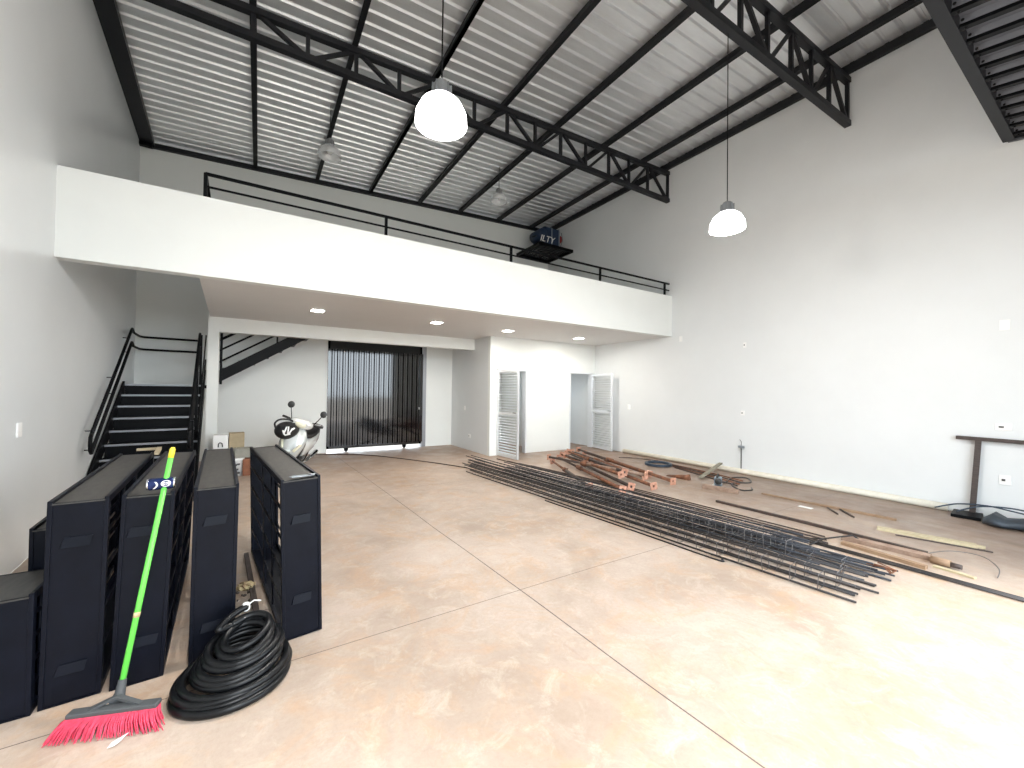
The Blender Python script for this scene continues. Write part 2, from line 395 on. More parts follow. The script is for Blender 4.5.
# ------------------------------------------------------------------ front tilting gate, standing open overhead
tg_rot = math.radians(9.5)
tilt = bpy.data.objects.new('door_4', None); COL.objects.link(tilt); tilt.location = (0, .95, 4.80); tilt.rotation_euler = (tg_rot, 0, 0); tilt['kind'] = 'structure'
TX0, TX1, TL = 1.2, 7.86, 3.4
w = B(); w.bx(TX0, TX1, -.10, 0, -.04, .06); w.bx(TX0, TX1, -TL, -TL + .1, -.04, .06); w.bx(TX1 - .06, TX1, -TL, 0, -.04, .06); w.bx(TX0, TX0 + .06, -TL, 0, -.04, .06)
finish('gate_frame', w, 'truss', tilt)
w = B(); P_ = []; x = TX0 + .02
while x < TX1 - .02: P_ += [(x, .045), (x + .15, .045), (x + .175, .0), (x + .235, .0)]; x += .262
lo = [w.b.verts.new((px, -.02, pz)) for px, pz in P_]; hi = [w.b.verts.new((px, -TL + .02, pz)) for px, pz in P_]
for i in range(len(P_) - 1): w.b.faces.new((lo[i], hi[i], hi[i + 1], lo[i + 1]))
finish('gate_sheet', w, 'tilt', tilt)
x = TX0 + .2
w = B()
while x < TX1 - .1: w.bx(x + .0, x + .06, -TL + .05, -.06, -.03, .03); x += .262
finish('gate_ribs', w, 'steel', tilt)
w = B(); x = TX0 + .1
while x < TX1 - .1: w.ell((x, -.14, -.03), (.012, .012, .012), u=8, v=6); x += .131
finish('gate_rivets', w, 'steel', tilt)

# ================================================================== ROOF STEEL
PX = [-.146, 1.083, 2.31, 3.60, 4.80, 6.08, 7.30]
pur_lab = ['nearest the left wall', 'second from the left wall', 'third from the left wall', 'fourth from the left wall', 'third from the right wall', 'second from the right wall', 'nearest the right wall, just inside the wall beam']
for i, x in enumerate(PX):
    w = B(); z = ZR(x); w.bx(x - .028, x + .028, FRONT, BY, z, z + .112); w.bx(x - .05, x + .028, FRONT, BY, z, z + .006)
    o = place(finish('roof_purlin', w, 'truss'), (x, (FRONT + BY) / 2, z)); tag(o, 'long black steel roof purlin, ' + pur_lab[i], 'roof beam', 'roof purlins under the metal sheets')
w = B(); z = ZR(RX) - .02; w.bx(RX - .07, RX - .001, FRONT, BY, z, z + .14); tag(place(finish('wall_beam', w, 'truss'), (RX, 5, z)), 'black steel beam running along the top of the right wall', 'roof beam')
w = B(); a_, b_ = BY - .075, BY - .001
w.hexa([(LX(BY), a_, ZR(LX(BY)) - .04), (RX - .07, a_, ZR(RX) - .04), (RX - .07, b_, ZR(RX) - .04), (LX(BY), b_, ZR(LX(BY)) - .04)],
       [(LX(BY), a_, ZR(LX(BY)) + .05), (RX - .07, a_, ZR(RX) + .05), (RX - .07, b_, ZR(RX) + .05), (LX(BY), b_, ZR(LX(BY)) + .05)])
tag(place(finish('wall_beam', w, 'truss'), (3, BY, 6.5)), 'black steel beam running along the top of the rear wall', 'roof beam')
w = B(); zb = 6.33; ys, ye = FRONT, BY - .08; W_ = .215
w.hexa([(LX(ys) + .002, ys, zb), (LX(ys) + W_, ys, zb), (LX(ye) + W_, ye, zb), (LX(ye) + .002, ye, zb)], [(LX(ys) + .002, ys, zb + .1), (LX(ys) + W_, ys, zb + .1), (LX(ye) + W_, ye, zb + .1), (LX(ye) + .002, ye, zb + .1)])
g = finish('eaves_beam', w, 'truss'); tag(g, 'wide dark steel box beam along the top of the left wall', 'roof beam'); place(g, (LX(5), 5, zb))
w = B().box((LX(BY) + .10, BY - .12, zb - .035), (.2, .1, .07)); o = finish('end_bracket', w, 'steel', g); o.matrix_parent_inverse = Matrix.Translation(-g.location)

def truss(Y, zl0, zr0, zl1, zr1, label):
    xa, xb = LX(Y) + .25, RX - .002
    t = thing('roof_truss', label, 'roof truss', (xa, Y, zl0), group='steel lattice trusses')
    bo = lambda x: zl0 + (zr0 - zl0) * x / RX
    to = lambda x: zl1 + (zr1 - zl1) * x / RX
    finish('bottom_chord', B().bar((xa, Y, bo(xa)), (xb, Y, bo(xb)), .09, .085), 'truss', t, True)
    finish('top_chord', B().bar((xa, Y, to(xa)), (xb, Y, to(xb)), .09, .08), 'truss', t, True)
    nodes = [x for x in PX if x > xa]
    def strut(x0, z0, x1, z1, nm, w_=.05): finish(nm, B().bar((x0, Y, z0), (x1, Y, z1), .05, w_, up=(0, 1, 0)), 'truss', t, True)
    xs = nodes + [xb - .03]
    for i, x in enumerate(xs):
        strut(x, bo(x), x, to(x), 'vertical_strut')
        if i < len(xs) - 1:
            xm = (x + xs[i + 1]) / 2
            if i == len(xs) - 2: strut(x + .03, to(x), xs[-1] - .02, bo(xs[-1]), 'diagonal_strut'); continue
            strut(xm, bo(xm), xm, to(xm), 'vertical_strut', .045)
            strut(x + .03, to(x), xm, bo(xm), 'diagonal_strut'); strut(xm + .04, bo(xm), xs[i + 1], to(xs[i + 1]), 'diagonal_strut', .035)
    return t
truss(5.975, 5.97, 6.05, 6.30, 6.69, 'black lattice roof truss above the mezzanine front edge')
truss(2.582, 5.62, 5.97, 6.12, 6.68, 'black lattice roof truss nearer the entrance, above the open floor')

# ================================================================== LAMPS
def pendant(x, y, z, lit, label):
    t = thing('pendant_lamp', label, 'lamp', (x, y, z), group='pendant warehouse lamps')
    R0 = .19
    prof = [(R0, -.10), (R0 - .004, -.104), (R0 * .93, -.03), (R0 * .74, .04), (R0 * .46, .085), (R0 * .30, .098), (R0 * .30, .104), (R0 * .50, .091), (R0 * .78, .045), (R0 * .97, -.028)]
    w = B(); w.shell(prof, (0, 0, 0), 40)
    if not lit:
        for k in range(20):
            a = 2 * PI * k / 20; w.tube([(R0 * f * math.cos(a), R0 * f * math.sin(a), zz) for f, zz in ((1.0, -.1), (.96, -.028), (.78, .046), (.5, .092))], .003, 5)
    finish('lamp_shade', w, 'shade_lit' if lit else 'shade', t)
    w = B().lathe([(.0, .215), (.045, .215), (.06, .19), (.065, .11), (.075, .095), (.0, .095)], n=28)
    for k in range(10):
        a = 2 * PI * k / 10; w.box((.066 * math.cos(a), .066 * math.sin(a), .15), (.02, .004, .08), rotm('Z', a))
    finish('lamp_housing', w, 'lampgrey', t)
    w = B().ell((0, 0, .03), (.055, .055, .07)); finish('bulb', w, 'emit_hi' if lit else 'plastic_w', t)
    w = B().tube([(0, 0, .21), (.01, 0, .235), (0, 0, .26), (-.01, 0, .235), (0, 0, .21)], .004, 6); finish('hook', w, 'chrome', t)
    top = ZR(x) + .1 - z if y > 2.7 or y < 2.5 else 5.8 - z
    w = B().tube([(0, 0, .24), (0, 0, top)], .006, 6); finish('cable', w, 'steel', t)
    return t
pendant(1.10, 2.77, 3.62, True, 'large glowing bell pendant lamp on a long cable, left of centre')
pendant(4.57, 2.60, 3.57, True, 'lit pendant lamp on a long cable before the bare right wall')
pendant(.98, 7.7, 5.75, False, 'unlit clear pendant lamp above the left part of the mezzanine')
pendant(4.62, 8.0, 6.02, False, 'unlit clear pendant lamp above the right part of the mezzanine')
dl = ['farthest left, near the staircase column', 'second from the left', 'above the first louvered door', 'farthest right, near the right wall']
for i, (x, y) in enumerate(((.80, 7.33), (2.86, 7.28), (4.52, 7.36), (6.54, 7.36))):
    t = thing('downlight', 'square lit downlight in the mezzanine underside, ' + dl[i], 'ceiling light', (x, y, ZB), group='downlights under the mezzanine')
    finish('light_frame', B().bx(-.105, .105, -.105, .105, -.012, -.002, bev=.003), 'plastic_w', t)
    finish('diffuser', B().bx(-.09, .09, -.09, .09, -.017, -.011), 'emit', t)

# ================================================================== MEZZANINE RAIL
t = thing('guard_rail', 'thin black steel guard rail on top of the mezzanine parapet', 'railing', (3.7, FY + .08, ZT))
Yr = FY + .08; rx0 = -.58
w = B(); w.bar((rx0, Yr, 4.085), (RX - .003, Yr, 4.085), .035, .03); w.bar((rx0, Yr, 4.085), (rx0 - .06, Yr + 1.6, 4.085), .035, .03); finish('top_rail', w, 'steel', t, True)
w = B(); w.bar((rx0, Yr, 3.935), (RX - .003, Yr, 3.935), .022, .02); w.bar((rx0, Yr, 3.935), (rx0 - .06, Yr + 1.6, 3.935), .022, .02); finish('middle_rail', w, 'steel', t, True)
for x in (rx0, 1.53, 3.69, 5.83, 7.87): finish('rail_post', B().bx(x - .018, x + .018, Yr - .018, Yr + .018, ZT, 4.08), 'steel', t, True)
finish('rail_post', B().bx(rx0 - .078, rx0 - .042, Yr + 1.58, Yr + 1.616, 3.006, 4.08), 'steel', t, True)

# ================================================================== STAIRCASE (lower flight beside the left wall)
ang = math.atan(.0648)
t = thing('staircase', 'dark steel staircase climbing beside the left wall to a landing', 'staircase', (LX(9.4) + .012, 9.4, 0), (0, 0, ang))
SWD = 1.12; RISE = 1.59 / 9; RUN = .28
for k in range(1, 9):
    z = 1.59 - RISE * k; yy = -RUN * (k)
    finish('tread', B().bx(.03, SWD - .03, yy, yy + RUN + .02, z - .035, z, bev=.003), 'steel', t)
for k in range(0, 9):
    z = 1.59 - RISE * k; yy = -RUN * k
    finish('riser', B().bx(.03, SWD - .03, yy + .012, yy + .018, z - RISE, z - (.035 if k else .06)), 'steel', t)
    finish('nosing_strip', B().bx(.03, SWD - .03, yy - .004, yy + .012, z - .026, z + .003), 'alu_dark', t)
finish('landing', B().bx(.0, 1.16, 0, BY - 9.4 - .09, 1.53, 1.59), 'steel', t)
for sx in (0.0, SWD - .03):
    w = B(); L0 = -RUN * 9
    bot = [(sx, L0, 0), (sx + .03, L0, 0), (sx + .03, .0, 1.36), (sx, .0, 1.36)]; top = [(sx, L0, .20), (sx + .03, L0, .20), (sx + .03, 0, 1.64), (sx, 0, 1.64)]
    w.hexa(bot, top); finish('stringer', w, 'steel', t)
def stair_rail(sx, side):
    for hgt, nm in ((.92, 'handrail'), (.68, 'lower_handrail')):
        zf = lambda yy: 1.59 + yy / RUN * RISE + hgt
        pts = [(sx, -2.45, zf(-2.45)), (sx, 0, zf(0)), (sx, .10, zf(.10) - .01), (sx, .25, 1.59 + hgt)]
        if side == 0: pts += [(sx, .9, 1.59 + hgt), (sx + .04, .99, 1.59 + hgt), (sx + .12, 1.02, 1.59 + hgt), (SWD - .15, 1.04, 1.59 + hgt)]
        finish(nm, B().tube(pts, .021, 10), 'steel', t)
    zf = lambda yy, h: 1.59 + yy / RUN * RISE + h
    y_ = -2.45
    finish('rail_end_loop', B().tube([(sx, y_, zf(y_, .92)), (sx, y_ - .05, zf(y_, .88)), (sx, y_ - .06, zf(y_, .80)), (sx, y_ - .05, zf(y_, .72)), (sx, y_, zf(y_, .68))], .021, 10), 'steel', t)
    if side == 0:
        for yy in (-2.3, -1.2, -.1):
            for h in (.92, .68): finish('wall_bracket', B().tube([(sx, yy, zf(yy, h) - .02), (sx, yy, zf(yy, h) - .07), (.0, yy, zf(yy, h) - .07)], .008, 6), 'steel', t)
    else:
        for yy in (-2.3, -1.15, .1):
            zb_ = 1.59 + min(yy, 0) / RUN * RISE
            finish('rail_post', B().bx(sx + .0, sx + .04, yy - .02, yy + .02, zb_ - .1, zb_ + .95), 'steel', t)
stair_rail(.09, 0); stair_rail(SWD - .09, 1)
w = B()
for h in (.25, .45, .92): w.bar((SWD + .0, -2.5, .02 + h), (SWD + .0, .2, 1.62 + h), .02, .035)
finish('side_rails', w, 'steel', t)
# upper flight along the back wall
t = thing('stair_flight', 'upper dark steel stair flight rising along the rear wall behind the beam', 'staircase', (-.72, 9.45, 1.59))
x0, z0, sl = -.66, 1.64, .640
n = 9; rn = .25; rs = rn * sl
w = B(); xe = 1.42
w.hexa([(x0, 9.45, z0), (x0, 9.485, z0), (xe, 9.485, z0 + sl * (xe - x0)), (xe, 9.45, z0 + sl * (xe - x0))][0:1] + [(xe, 9.45, z0 + sl * (xe - x0)), (xe, 9.485, z0 + sl * (xe - x0)), (x0, 9.485, z0)],
       [(x0, 9.45, z0 + .225), (xe, 9.45, z0 + .225 + sl * (xe - x0)), (xe, 9.485, z0 + .225 + sl * (xe - x0)), (x0, 9.485, z0 + .225)])
finish('stringer', w, 'steel', t, True)
for k in range(8):
    xx = -.60 + rn * k; z = 1.775 + (k + 1) * .1525
    finish('tread', B().bx(xx, xx + rn + .02, 9.485, BY - .02, z - .035, z), 'steel', t, True)
for h in (.40, .62, .82, 1.0):
    xs = xe if h < .9 else xe
    finish('rail', B().tube([(x0, 9.46, z0 + h - .01), (xs, 9.46, z0 + h - .01 + sl * (xs - x0))], .017 if h < .7 else .024, 8), 'steel', t, True)
finish('rail_post', B().bx(x0 + .02, x0 + .06, 9.44, 9.475, z0 - .03, z0 + 1.02), 'steel', t, True)
for xx in (.3, 1.2): finish('rail_post', B().bx(xx - .015, xx + .015, 9.45, 9.48, z0 + .2 + sl * (xx - x0), z0 + 1.0 + sl * (xx - x0)), 'steel', t, True)

# ================================================================== BLACK STEEL BOX FRAMES (front left)
def frame(x0, x1, yaw, lean, h, label, y0=2.845, ln=1.74, tabs=((.76, .0), (.22, .0)), loc=None):
    wd = x1 - x0
    t = thing('steel_box_frame', label, 'steel frame', (x0, y0, 0.0), (0, lean, yaw), 'black steel box frames standing on edge')
    e = .012
    # front end plate with a lip on both long edges
    w = B(); w.bx(.018, wd - .018, .006, .014, .01, h - .012); finish('end_plate', w, 'panel', t)
    w = B(); w.bx(.018, wd - .018, ln - .014, ln - .006, .01, h - .012); finish('end_plate', w, 'panel', t)
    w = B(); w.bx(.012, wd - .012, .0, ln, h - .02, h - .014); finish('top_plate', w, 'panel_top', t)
    w = B(); w.bx(.012, wd - .012, .0, ln, .002, .008); finish('bottom_plate', w, 'panel', t)
    for sx in (0, wd - .018):
        w = B(); w.bx(sx, sx + .018, 0, .038, 0, h, bev=.002); w.bx(sx, sx + .018, ln - .038, ln, 0, h, bev=.002)
        w.bx(sx, sx + .018, .038, ln - .038, h - .036, h, bev=.002); w.bx(sx, sx + .018, .038, ln - .038, 0, .036, bev=.002)
        finish('edge_frame', w, 'panel', t)
    # barred side faces
    for sx in (.004, wd - .016):
        w = B()
        for f in (.5,): w.bx(sx, sx + .012, ln * f - .03, ln * f - .008, .03, h - .03); w.bx(sx, sx + .012, ln * f + .008, ln * f + .03, .03, h - .03)
        finish('upright_bars', w, 'panel', t)
        w = B()
        for z in (.22, .42, .62, .81):
            w.bx(sx + .002, sx + .010, .036, ln - .036, z * h - .009, z * h + .009)
        finish('cross_bars', w, 'panel', t)
        w = B()
        for f in (.27,):
            w.tube([(sx + .006, ln * f, .03), (sx + .006, ln * f, h - .03)], .006, 6)
        w.tube([(sx + .006, ln * .5 + .0, h * .5), (sx + .006, ln * .5 + .04, h * .5 + .03)], .005, 6)
        finish('thin_rods', w, 'panel', t)
    for (z, dx) in tabs:
        w = B(); c = wd / 2 + dx; a_, b_ = .052, .024
        # sloping hood: sticks out at the bottom edge, flush on top
        w.hexa([(c - a_ - .01, .006, z - b_), (c + a_ - .01, .006, z - b_), (c + a_ - .006, -.008, z - b_), (c - a_ - .006, -.008, z - b_)],
               [(c - a_ + .006, .006, z + b_), (c + a_ + .002, .006, z + b_), (c + a_ + .002, .001, z + b_), (c - a_ + .006, .001, z + b_)])
        finish('hood_tab', w, 'panel', t)
    return t
frame(.152, .378, .107, -.028, 1.0, 'black steel box frame, rightmost, with open barred side facing left', tabs=((.74, 0), (.24, 0)))
frame(-.304, -.093, .063, .006, 1.0, 'black steel box frame standing behind the coiled hose', tabs=((.80, .0), (.20, 0)), y0=2.86)
frame(-.620, -.408, .053, .030, 1.0, 'black steel box frame with the broom handle leaning on it', tabs=((.80, -.02), (.22, .02)))
frame(-.868, -.652, .066, .012, 1.0, 'tall black steel box frame left of the broom handle, next to the wall side', tabs=((.79, 0), (.17, 0)))
frame(-1.48, -.885, .0, .0, .575, 'low black steel box frame at the left edge of the photo', y0=2.83, ln=.40, tabs=((.40, .0), (.12, 0)))
frame(-1.045, -.915, .066, .0, .78, 'partly hidden dark frame behind the low frame, by the left wall', y0=3.26, ln=1.5, tabs=())
# white scuffed film on top corner of the rightmost frame
w = B().box((.245, 2.90, 1.004), (.11, .05, .004), rotm('Z', .1)); w.box((.20, 2.885, 1.006), (.05, .03, .005), rotm('Z', .5)); w.box((.30, 2.915, 1.004), (.04, .06, .004), rotm('Z', -.3))
tag(place(finish('torn_film', w, 'greyband'), (.245, 2.9, 1.0)), 'torn bluish plastic film stuck on the rightmost black frame top', 'plastic film')

# broom
t = thing('broom', 'push broom with green handle, yellow tip and pink bristles leaning on a frame', 'broom', (-.53, 2.62, 0))
p0, p1 = Vector((-.532, 2.615, .10)), Vector((-.398, 2.90, 1.228)); d = (p1 - p0)
finish('handle', B().tube([p0 + d * .03, p0 + d * .95], .0125, 14), 'green', t, True)
w = B().tube([p0 + d * .95, p0 + d * .99, p0 + d * 1.0], [.0135, .0135, .008], 14); finish('hanging_cap', w, 'yellow', t, True)
w = B().tube([p0 + d * .28, p0 + d * .30], .0135, 14); finish('handle_ring', w, 'rag', t, True)
hx = Vector((.334, -.121, 0)).normalized(); hc = Vector((-.53, 2.536, .088))
Rz = Matrix((hx, Vector((-hx.y, hx.x, 0)), Vector((0, 0, 1)))).transposed()
w = B(); w.box(hc, (.35, .045, .022), Rz, bev=.006)
finish('brush_block', w, 'brushblock', t, True)
w = B(); w.tube([p0 + d * .055, p0 + d * .01, hc + Vector((0, .03, .01))], [.016, .020, .028], 14); 
for s in (-1, 1): w.bar(hc + hx * s * .10 + Vector((0, 0, .008)), hc + Vector((0, .03, .035)), .022, .012)
finish('socket', w, 'brushblock', t, True)
w = B()
for i in range(62):
    for j in range(5):
        u = (i / 61 - .5); v = (j / 4 - .5)
        top = hc + Rz @ Vector((u * .335, v * .036, -.01))
        g_ = u + .5; bx_ = -.757 + .413 * g_ + random.uniform(-.008, .008); by_ = 2.588 - .153 * g_ + v * .075
        bot = Vector((bx_, by_ + random.uniform(-.006, .006), .003 + random.random() * .006))
        mid = (top + bot) / 2 + Vector((-.006, 0, .004))
        w.tube([top, mid, bot], [.0032, .0034, .0018], 4, caps=False)
o = finish('bristles', w, 'bristle', t, True); o['kind'] = 'stuff'
# hose coil
w = B(); pts = []; loops = 11; NP = 44
for i in range(loops * NP + 1):
    f = i / (loops * NP); a = 2 * PI * i / NP + 2.4
    r = .252 - .152 * max(0, f - .1) / .9 + .012 * math.sin(4.1 * f * loops) + .006 * math.sin(2 * a)
    cx = -.085 + .055 * f + .012 * math.sin(7.7 * f * loops); cy = 2.585 + .085 * f; z = .020 + .205 * f
    pts.append((cx + r * math.cos(a), cy + r * .84 * math.sin(a), max(.020, z + .34 * f * r * math.sin(a) + .008 * math.sin(3.3 * a * .31))))
w.tube(pts, .0195, 12); hose = finish('rubber_hose', w, 'hose'); tag(hose, 'thick coil of black rubber hose lying on the floor', 'hose')
place(hose, (-.08, 2.62, 0))
lp = Vector(pts[-1])
w = B().tube(smooth([pts[-6], pts[-1], (-.16, 2.70, .25), (-.10, 2.76, .285), (-.035, 2.79, .30)]), .0185, 12); o = finish('hose_end', w, 'hose', hose); o.matrix_parent_inverse = Matrix.Translation((.08, -2.62, 0))
w = B(); c = Vector((-.04, 2.79, .298))
for k in range(3): w.tube([c + Vector((.02 * math.cos(a * PI / 5 + k), .012 * k - .01, .02 * math.sin(a * PI / 5 + k))) for a in range(11)], .0028, 6)
w.tube([c, c + Vector((.04, 0, .028)), c + Vector((.075, .0, .018))], .004, 6); w.tube([c, c + Vector((-.03, -.01, -.03))], .003, 6)
o = finish('wire_tie', w, 'paper', hose); o.matrix_parent_inverse = Matrix.Translation((.08, -2.62, 0))
# drinks can on the frame
t = thing('drink_can', 'tall blue drinks can lying on the frame behind the broom handle', 'can', (-.438, 2.862, 1.006), (0, 0, .05))
w = B().lathe([(0, -.058), (.024, -.058), (.028, -.053), (.032, -.046), (.032, .042), (.028, .053), (.024, .058), (0, .058)], (0, 0, .033), 28, rotm('Y', PI / 2)); finish('can_body', w, 'blue_can', t)
w = B().lathe([(.0285, .050), (.0285, .0585), (.0, .0585)], (0, 0, .033), 28, rotm('Y', PI / 2)); w.lathe([(.0285, -.050), (.0285, -.0585), (0, -.0585)], (0, 0, .033), 28, rotm('Y', PI / 2)); finish('can_ends', w, 'chrome', t)
def on_can(u, s, rr=.0326): return (u, -rr * math.cos(s / .032), .033 + rr * math.sin(s / .032))
w = B()
ring = [on_can(.022 + .021 * math.cos(a), .004 + .018 * math.sin(a)) for a in [2 * PI * k / 20 for k in range(20)]]
cv = w.b.verts.new(on_can(.022, .004, .0332)); rv = [w.b.verts.new(p) for p in ring]
for k in range(20): w.b.faces.new((cv, rv[k], rv[(k + 1) % 20]))
for k in range(7):
    a0, a1 = -.9 + k * .22, -.9 + (k + 1) * .22
    w.b.faces.new([w.b.verts.new(on_can(-.03 + .012 * math.cos(2 * q) + dx, .026 * q)) for q, dx in ((a0, 0), (a0, .008), (a1, .008), (a1, 0))])
finish('can_label', w, 'paper', t)
w = B()
for (ux, s0, s1) in ((.012, -.006, .014), (.020, -.006, .014), (.028, -.006, .014)): w.b.faces.new([w.b.verts.new(on_can(x_, s_, .0338)) for x_, s_ in ((ux, s0), (ux + .003, s0), (ux + .003, s1), (ux, s1))])
for s_ in (-.006, .003, .012): w.b.faces.new([w.b.verts.new(on_can(x_, q_, .0338)) for x_, q_ in ((.012, s_), (.030, s_), (.030, s_ + .003), (.012, s_ + .003))])
finish('label_mark', w, 'blue_can', t)
# L-shaped strip between the frames
w = B(); w.bar((-.88, 4.66, 1.015), (-.735, 4.66, 1.015), .03, .02); w.bar((-.735, 4.68, 1.015), (-.70, 4.35, 1.013), .03, .025)
tag(place(finish('angle_offcut', w, 'card'), (-.78, 4.6, 1.0)), 'beige L-shaped offcut lying over the back of the black frames', 'offcut')
# paper leaf
w = B(); pp = [(-.525, 2.405, .002), (-.50, 2.395, .010), (-.48, 2.41, .014), (-.462, 2.435, .022), (-.485, 2.435, .012), (-.515, 2.432, .004)]
w.b.faces.new([w.b.verts.new(p) for p in pp]); o = finish('paper_scrap', w, 'paper'); tag(place(o, (-.5, 2.42, 0)), 'small white pointed paper scrap on the floor before the broom', 'paper scrap'); o.modifiers.new('t', 'SOLIDIFY').thickness = .0015
# crumpled yellowish paper + crumbs between frames
def crumple(c, r, seed, sq=.6):
    rnd = random.Random(seed); w = B(); bmesh.ops.create_icosphere(w.b, subdivisions=3, radius=1)
    for v in w.b.verts:
        k = r * (1 + rnd.uniform(-.28, .28)); v.co = Vector((v.co.x * k * 1.3, v.co.y * k, max(-r * sq, v.co.z * k * sq))) + Vector((c[0], c[1], r * sq))
    return w
tag(place(finish('crumpled_paper', crumple((-.055, 3.74, 0), .045, 3), 'rag'), (-.055, 3.74, 0)), 'crumpled yellowish paper on the floor between the two right frames', 'paper')
w = B(); rnd = random.Random(5)
for k in range(26): w.ell((rnd.uniform(-.16, -.0), rnd.uniform(3.35, 3.72), .006), (rnd.uniform(.006, .018), rnd.uniform(.006, .014), .008), u=6, v=4)
o = tag(finish('mortar_crumbs', w, 'debris'), 'dark mortar crumbs scattered between the two right frames', 'debris'); o['kind'] = 'stuff'
w = B().bar((.03, 3.1, .012), (-.07, 4.5, .012), .035, .022); tag(place(finish('timber_strip', w, 'wood_dk'), (0, 3.8, 0)), 'brown timber strip on the floor beside the rightmost frame', 'timber')

# ================================================================== CLUTTER BY THE COLUMN
def carton(c, d, rz, m, name, label, cat):
    t = thing(name, label, cat, (c[0], c[1], c[2]), (0, 0, rz))
    finish('box_body', B().bx(-d[0] / 2, d[0] / 2, -d[1] / 2, d[1] / 2, 0, d[2], bev=.004), m, t)
    w = B(); w.box((0, -d[1] / 4, d[2] + .004), (d[0], d[1] / 2 - .003, .004)); w.box((0, d[1] / 4, d[2] + .004), (d[0], d[1] / 2 - .003, .004)); finish('lid_flaps', w, m, t)
    return t
t = carton((-.50, 8.95, 0), (.34, .3, .45), .05, 'card_g', 'carton', 'grey-brown cardboard carton under the white box by the column', 'carton')
t = carton((-.56, 8.95, .456), (.22, .22, .24), 0, 'plastic_w', 'carton', 'white box with black arch mark, on the carton by the column', 'box')
w = B().tube([(-.03, -.113, .03), (-.03, -.113, .09), (-.01, -.113, .11), (.02, -.113, .10), (.03, -.113, .06), (.03, -.113, .03)], .009, 8); finish('arch_mark', w, 'plastic_d', t)
t = carton((-.33, 9.0, .456), (.23, .2, .26), .1, 'card', 'carton', 'brown cardboard box beside the white box by the column', 'box')
t = carton((-.20, 8.75, .30), (.24, .22, .16), -.2, 'card_g', 'carton', 'grey crushed carton above the paint bucket', 'carton')
t = thing('paint_bucket', 'white paint bucket with dark print behind the third frame', 'bucket', (-.31, 8.62, 0))
finish('bucket_body', B().lathe([(0, 0), (.095, 0), (.115, .28), (.120, .285), (.120, .30), (0, .30)], n=28), 'plastic_w', t)
w = B()
for k, (a, z) in enumerate(((-.5, .2), (-.1, .2), (.3, .21), (-.4, .12), (.1, .12), (-.2, .05), (.3, .06))):
    w.box((.113 * math.sin(a), -.113 * math.cos(a), z), (.045, .006, .03), rotm('Z', a))
finish('bucket_print', w, 'plastic_d', t)
w = B().bx(-.06, .06, -.11, .11, 0, .29, bev=.006); 
for z in (.07, .14, .21): w.bx(-.062, .062, -.112, -.108, z, z + .01)
o = tag(finish('clay_block', w, 'brick'), 'orange hollow clay block standing beside the paint bucket', 'brick'); o.location = (-.155, 8.62, 0)

# ================================================================== SCOOTER
def sup(cx, cz, a, b, y, n=20, e=2.6):
    out = []
    for k in range(n):
        t_ = 2 * PI * k / n; c_, s_ = math.cos(t_), math.sin(t_)
        out.append((cx + a * math.copysign(abs(c_) ** (2 / e), c_), y, cz + b * math.copysign(abs(s_) ** (2 / e), s_)))
    return out
def supz(cx, cy, a, b, z, n=20, e=2.4):
    out = []
    for k in range(n):
        t_ = 2 * PI * k / n; c_, s_ = math.cos(t_), math.sin(t_)
        out.append((cx + a * math.copysign(abs(c_) ** (2 / e), c_), cy + b * math.copysign(abs(s_) ** (2 / e), s_), z))
    return out
# local frame: +Y forward, origin on ground under the middle
fdir = Vector((-.36, -.93, 0)).normalized(); yaw = math.atan2(fdir.y, fdir.x) - PI / 2
t = thing('motor_scooter', 'silver motor scooter leaning on its stand before the rear wall', 'scooter', (.50, 8.72, 0.0), (0, math.radians(-20), yaw))
def wheel(yc, nm):
    R_ = rotm('Y', PI / 2)
    w = B(); w.shell([(.135, -.035), (.20, -.045), (.225, -.028), (.232, 0), (.225, .028), (.20, .045), (.135, .035)], (0, yc, .232), 36, R_); o = finish(nm, w, 'rubber', t)
    w = B(); w.shell([(.115, -.03), (.138, -.035), (.138, .035), (.115, .03)], (0, yc, .232), 32, R_)
    for k in range(5):
        a = 2 * PI * k / 5; w.bar((0, yc, .232), (0, yc + .125 * math.cos(a), .232 + .125 * math.sin(a)), .03, .028, up=(1, 0, 0))
    w.lathe([(0, -.045), (.03, -.045), (.03, .045), (0, .045)], (0, yc, .232), 16, R_); finish('rim', w, 'chrome', o)
wheel(.62, 'front_wheel'); wheel(-.62, 'rear_wheel')
w = B(); secs = []
for k in range(9):
    a = math.radians(10 + 150 * k / 8); r = .262
    cy, cz = .62 + r * math.cos(a), .232 + r * math.sin(a); nd = Vector((0, math.cos(a), math.sin(a)))
    wd = .062 * (1 - .25 * abs(k - 4) / 4)
    secs.append([(sx * wd, cy + nd.y * o_, cz + nd.z * o_) for sx, o_ in ((-1, -.03), (-.8, .012), (0, .026), (.8, .012), (1, -.03), (0, .008))])
w.loft(secs); finish('front_fender', w, 'silver', t)
w = B()
for s in (-1, 1): w.tube([(s * .062, .62, .232), (s * .062, .50, .56)], .018, 10)
finish('fork', w, 'chrome', t)
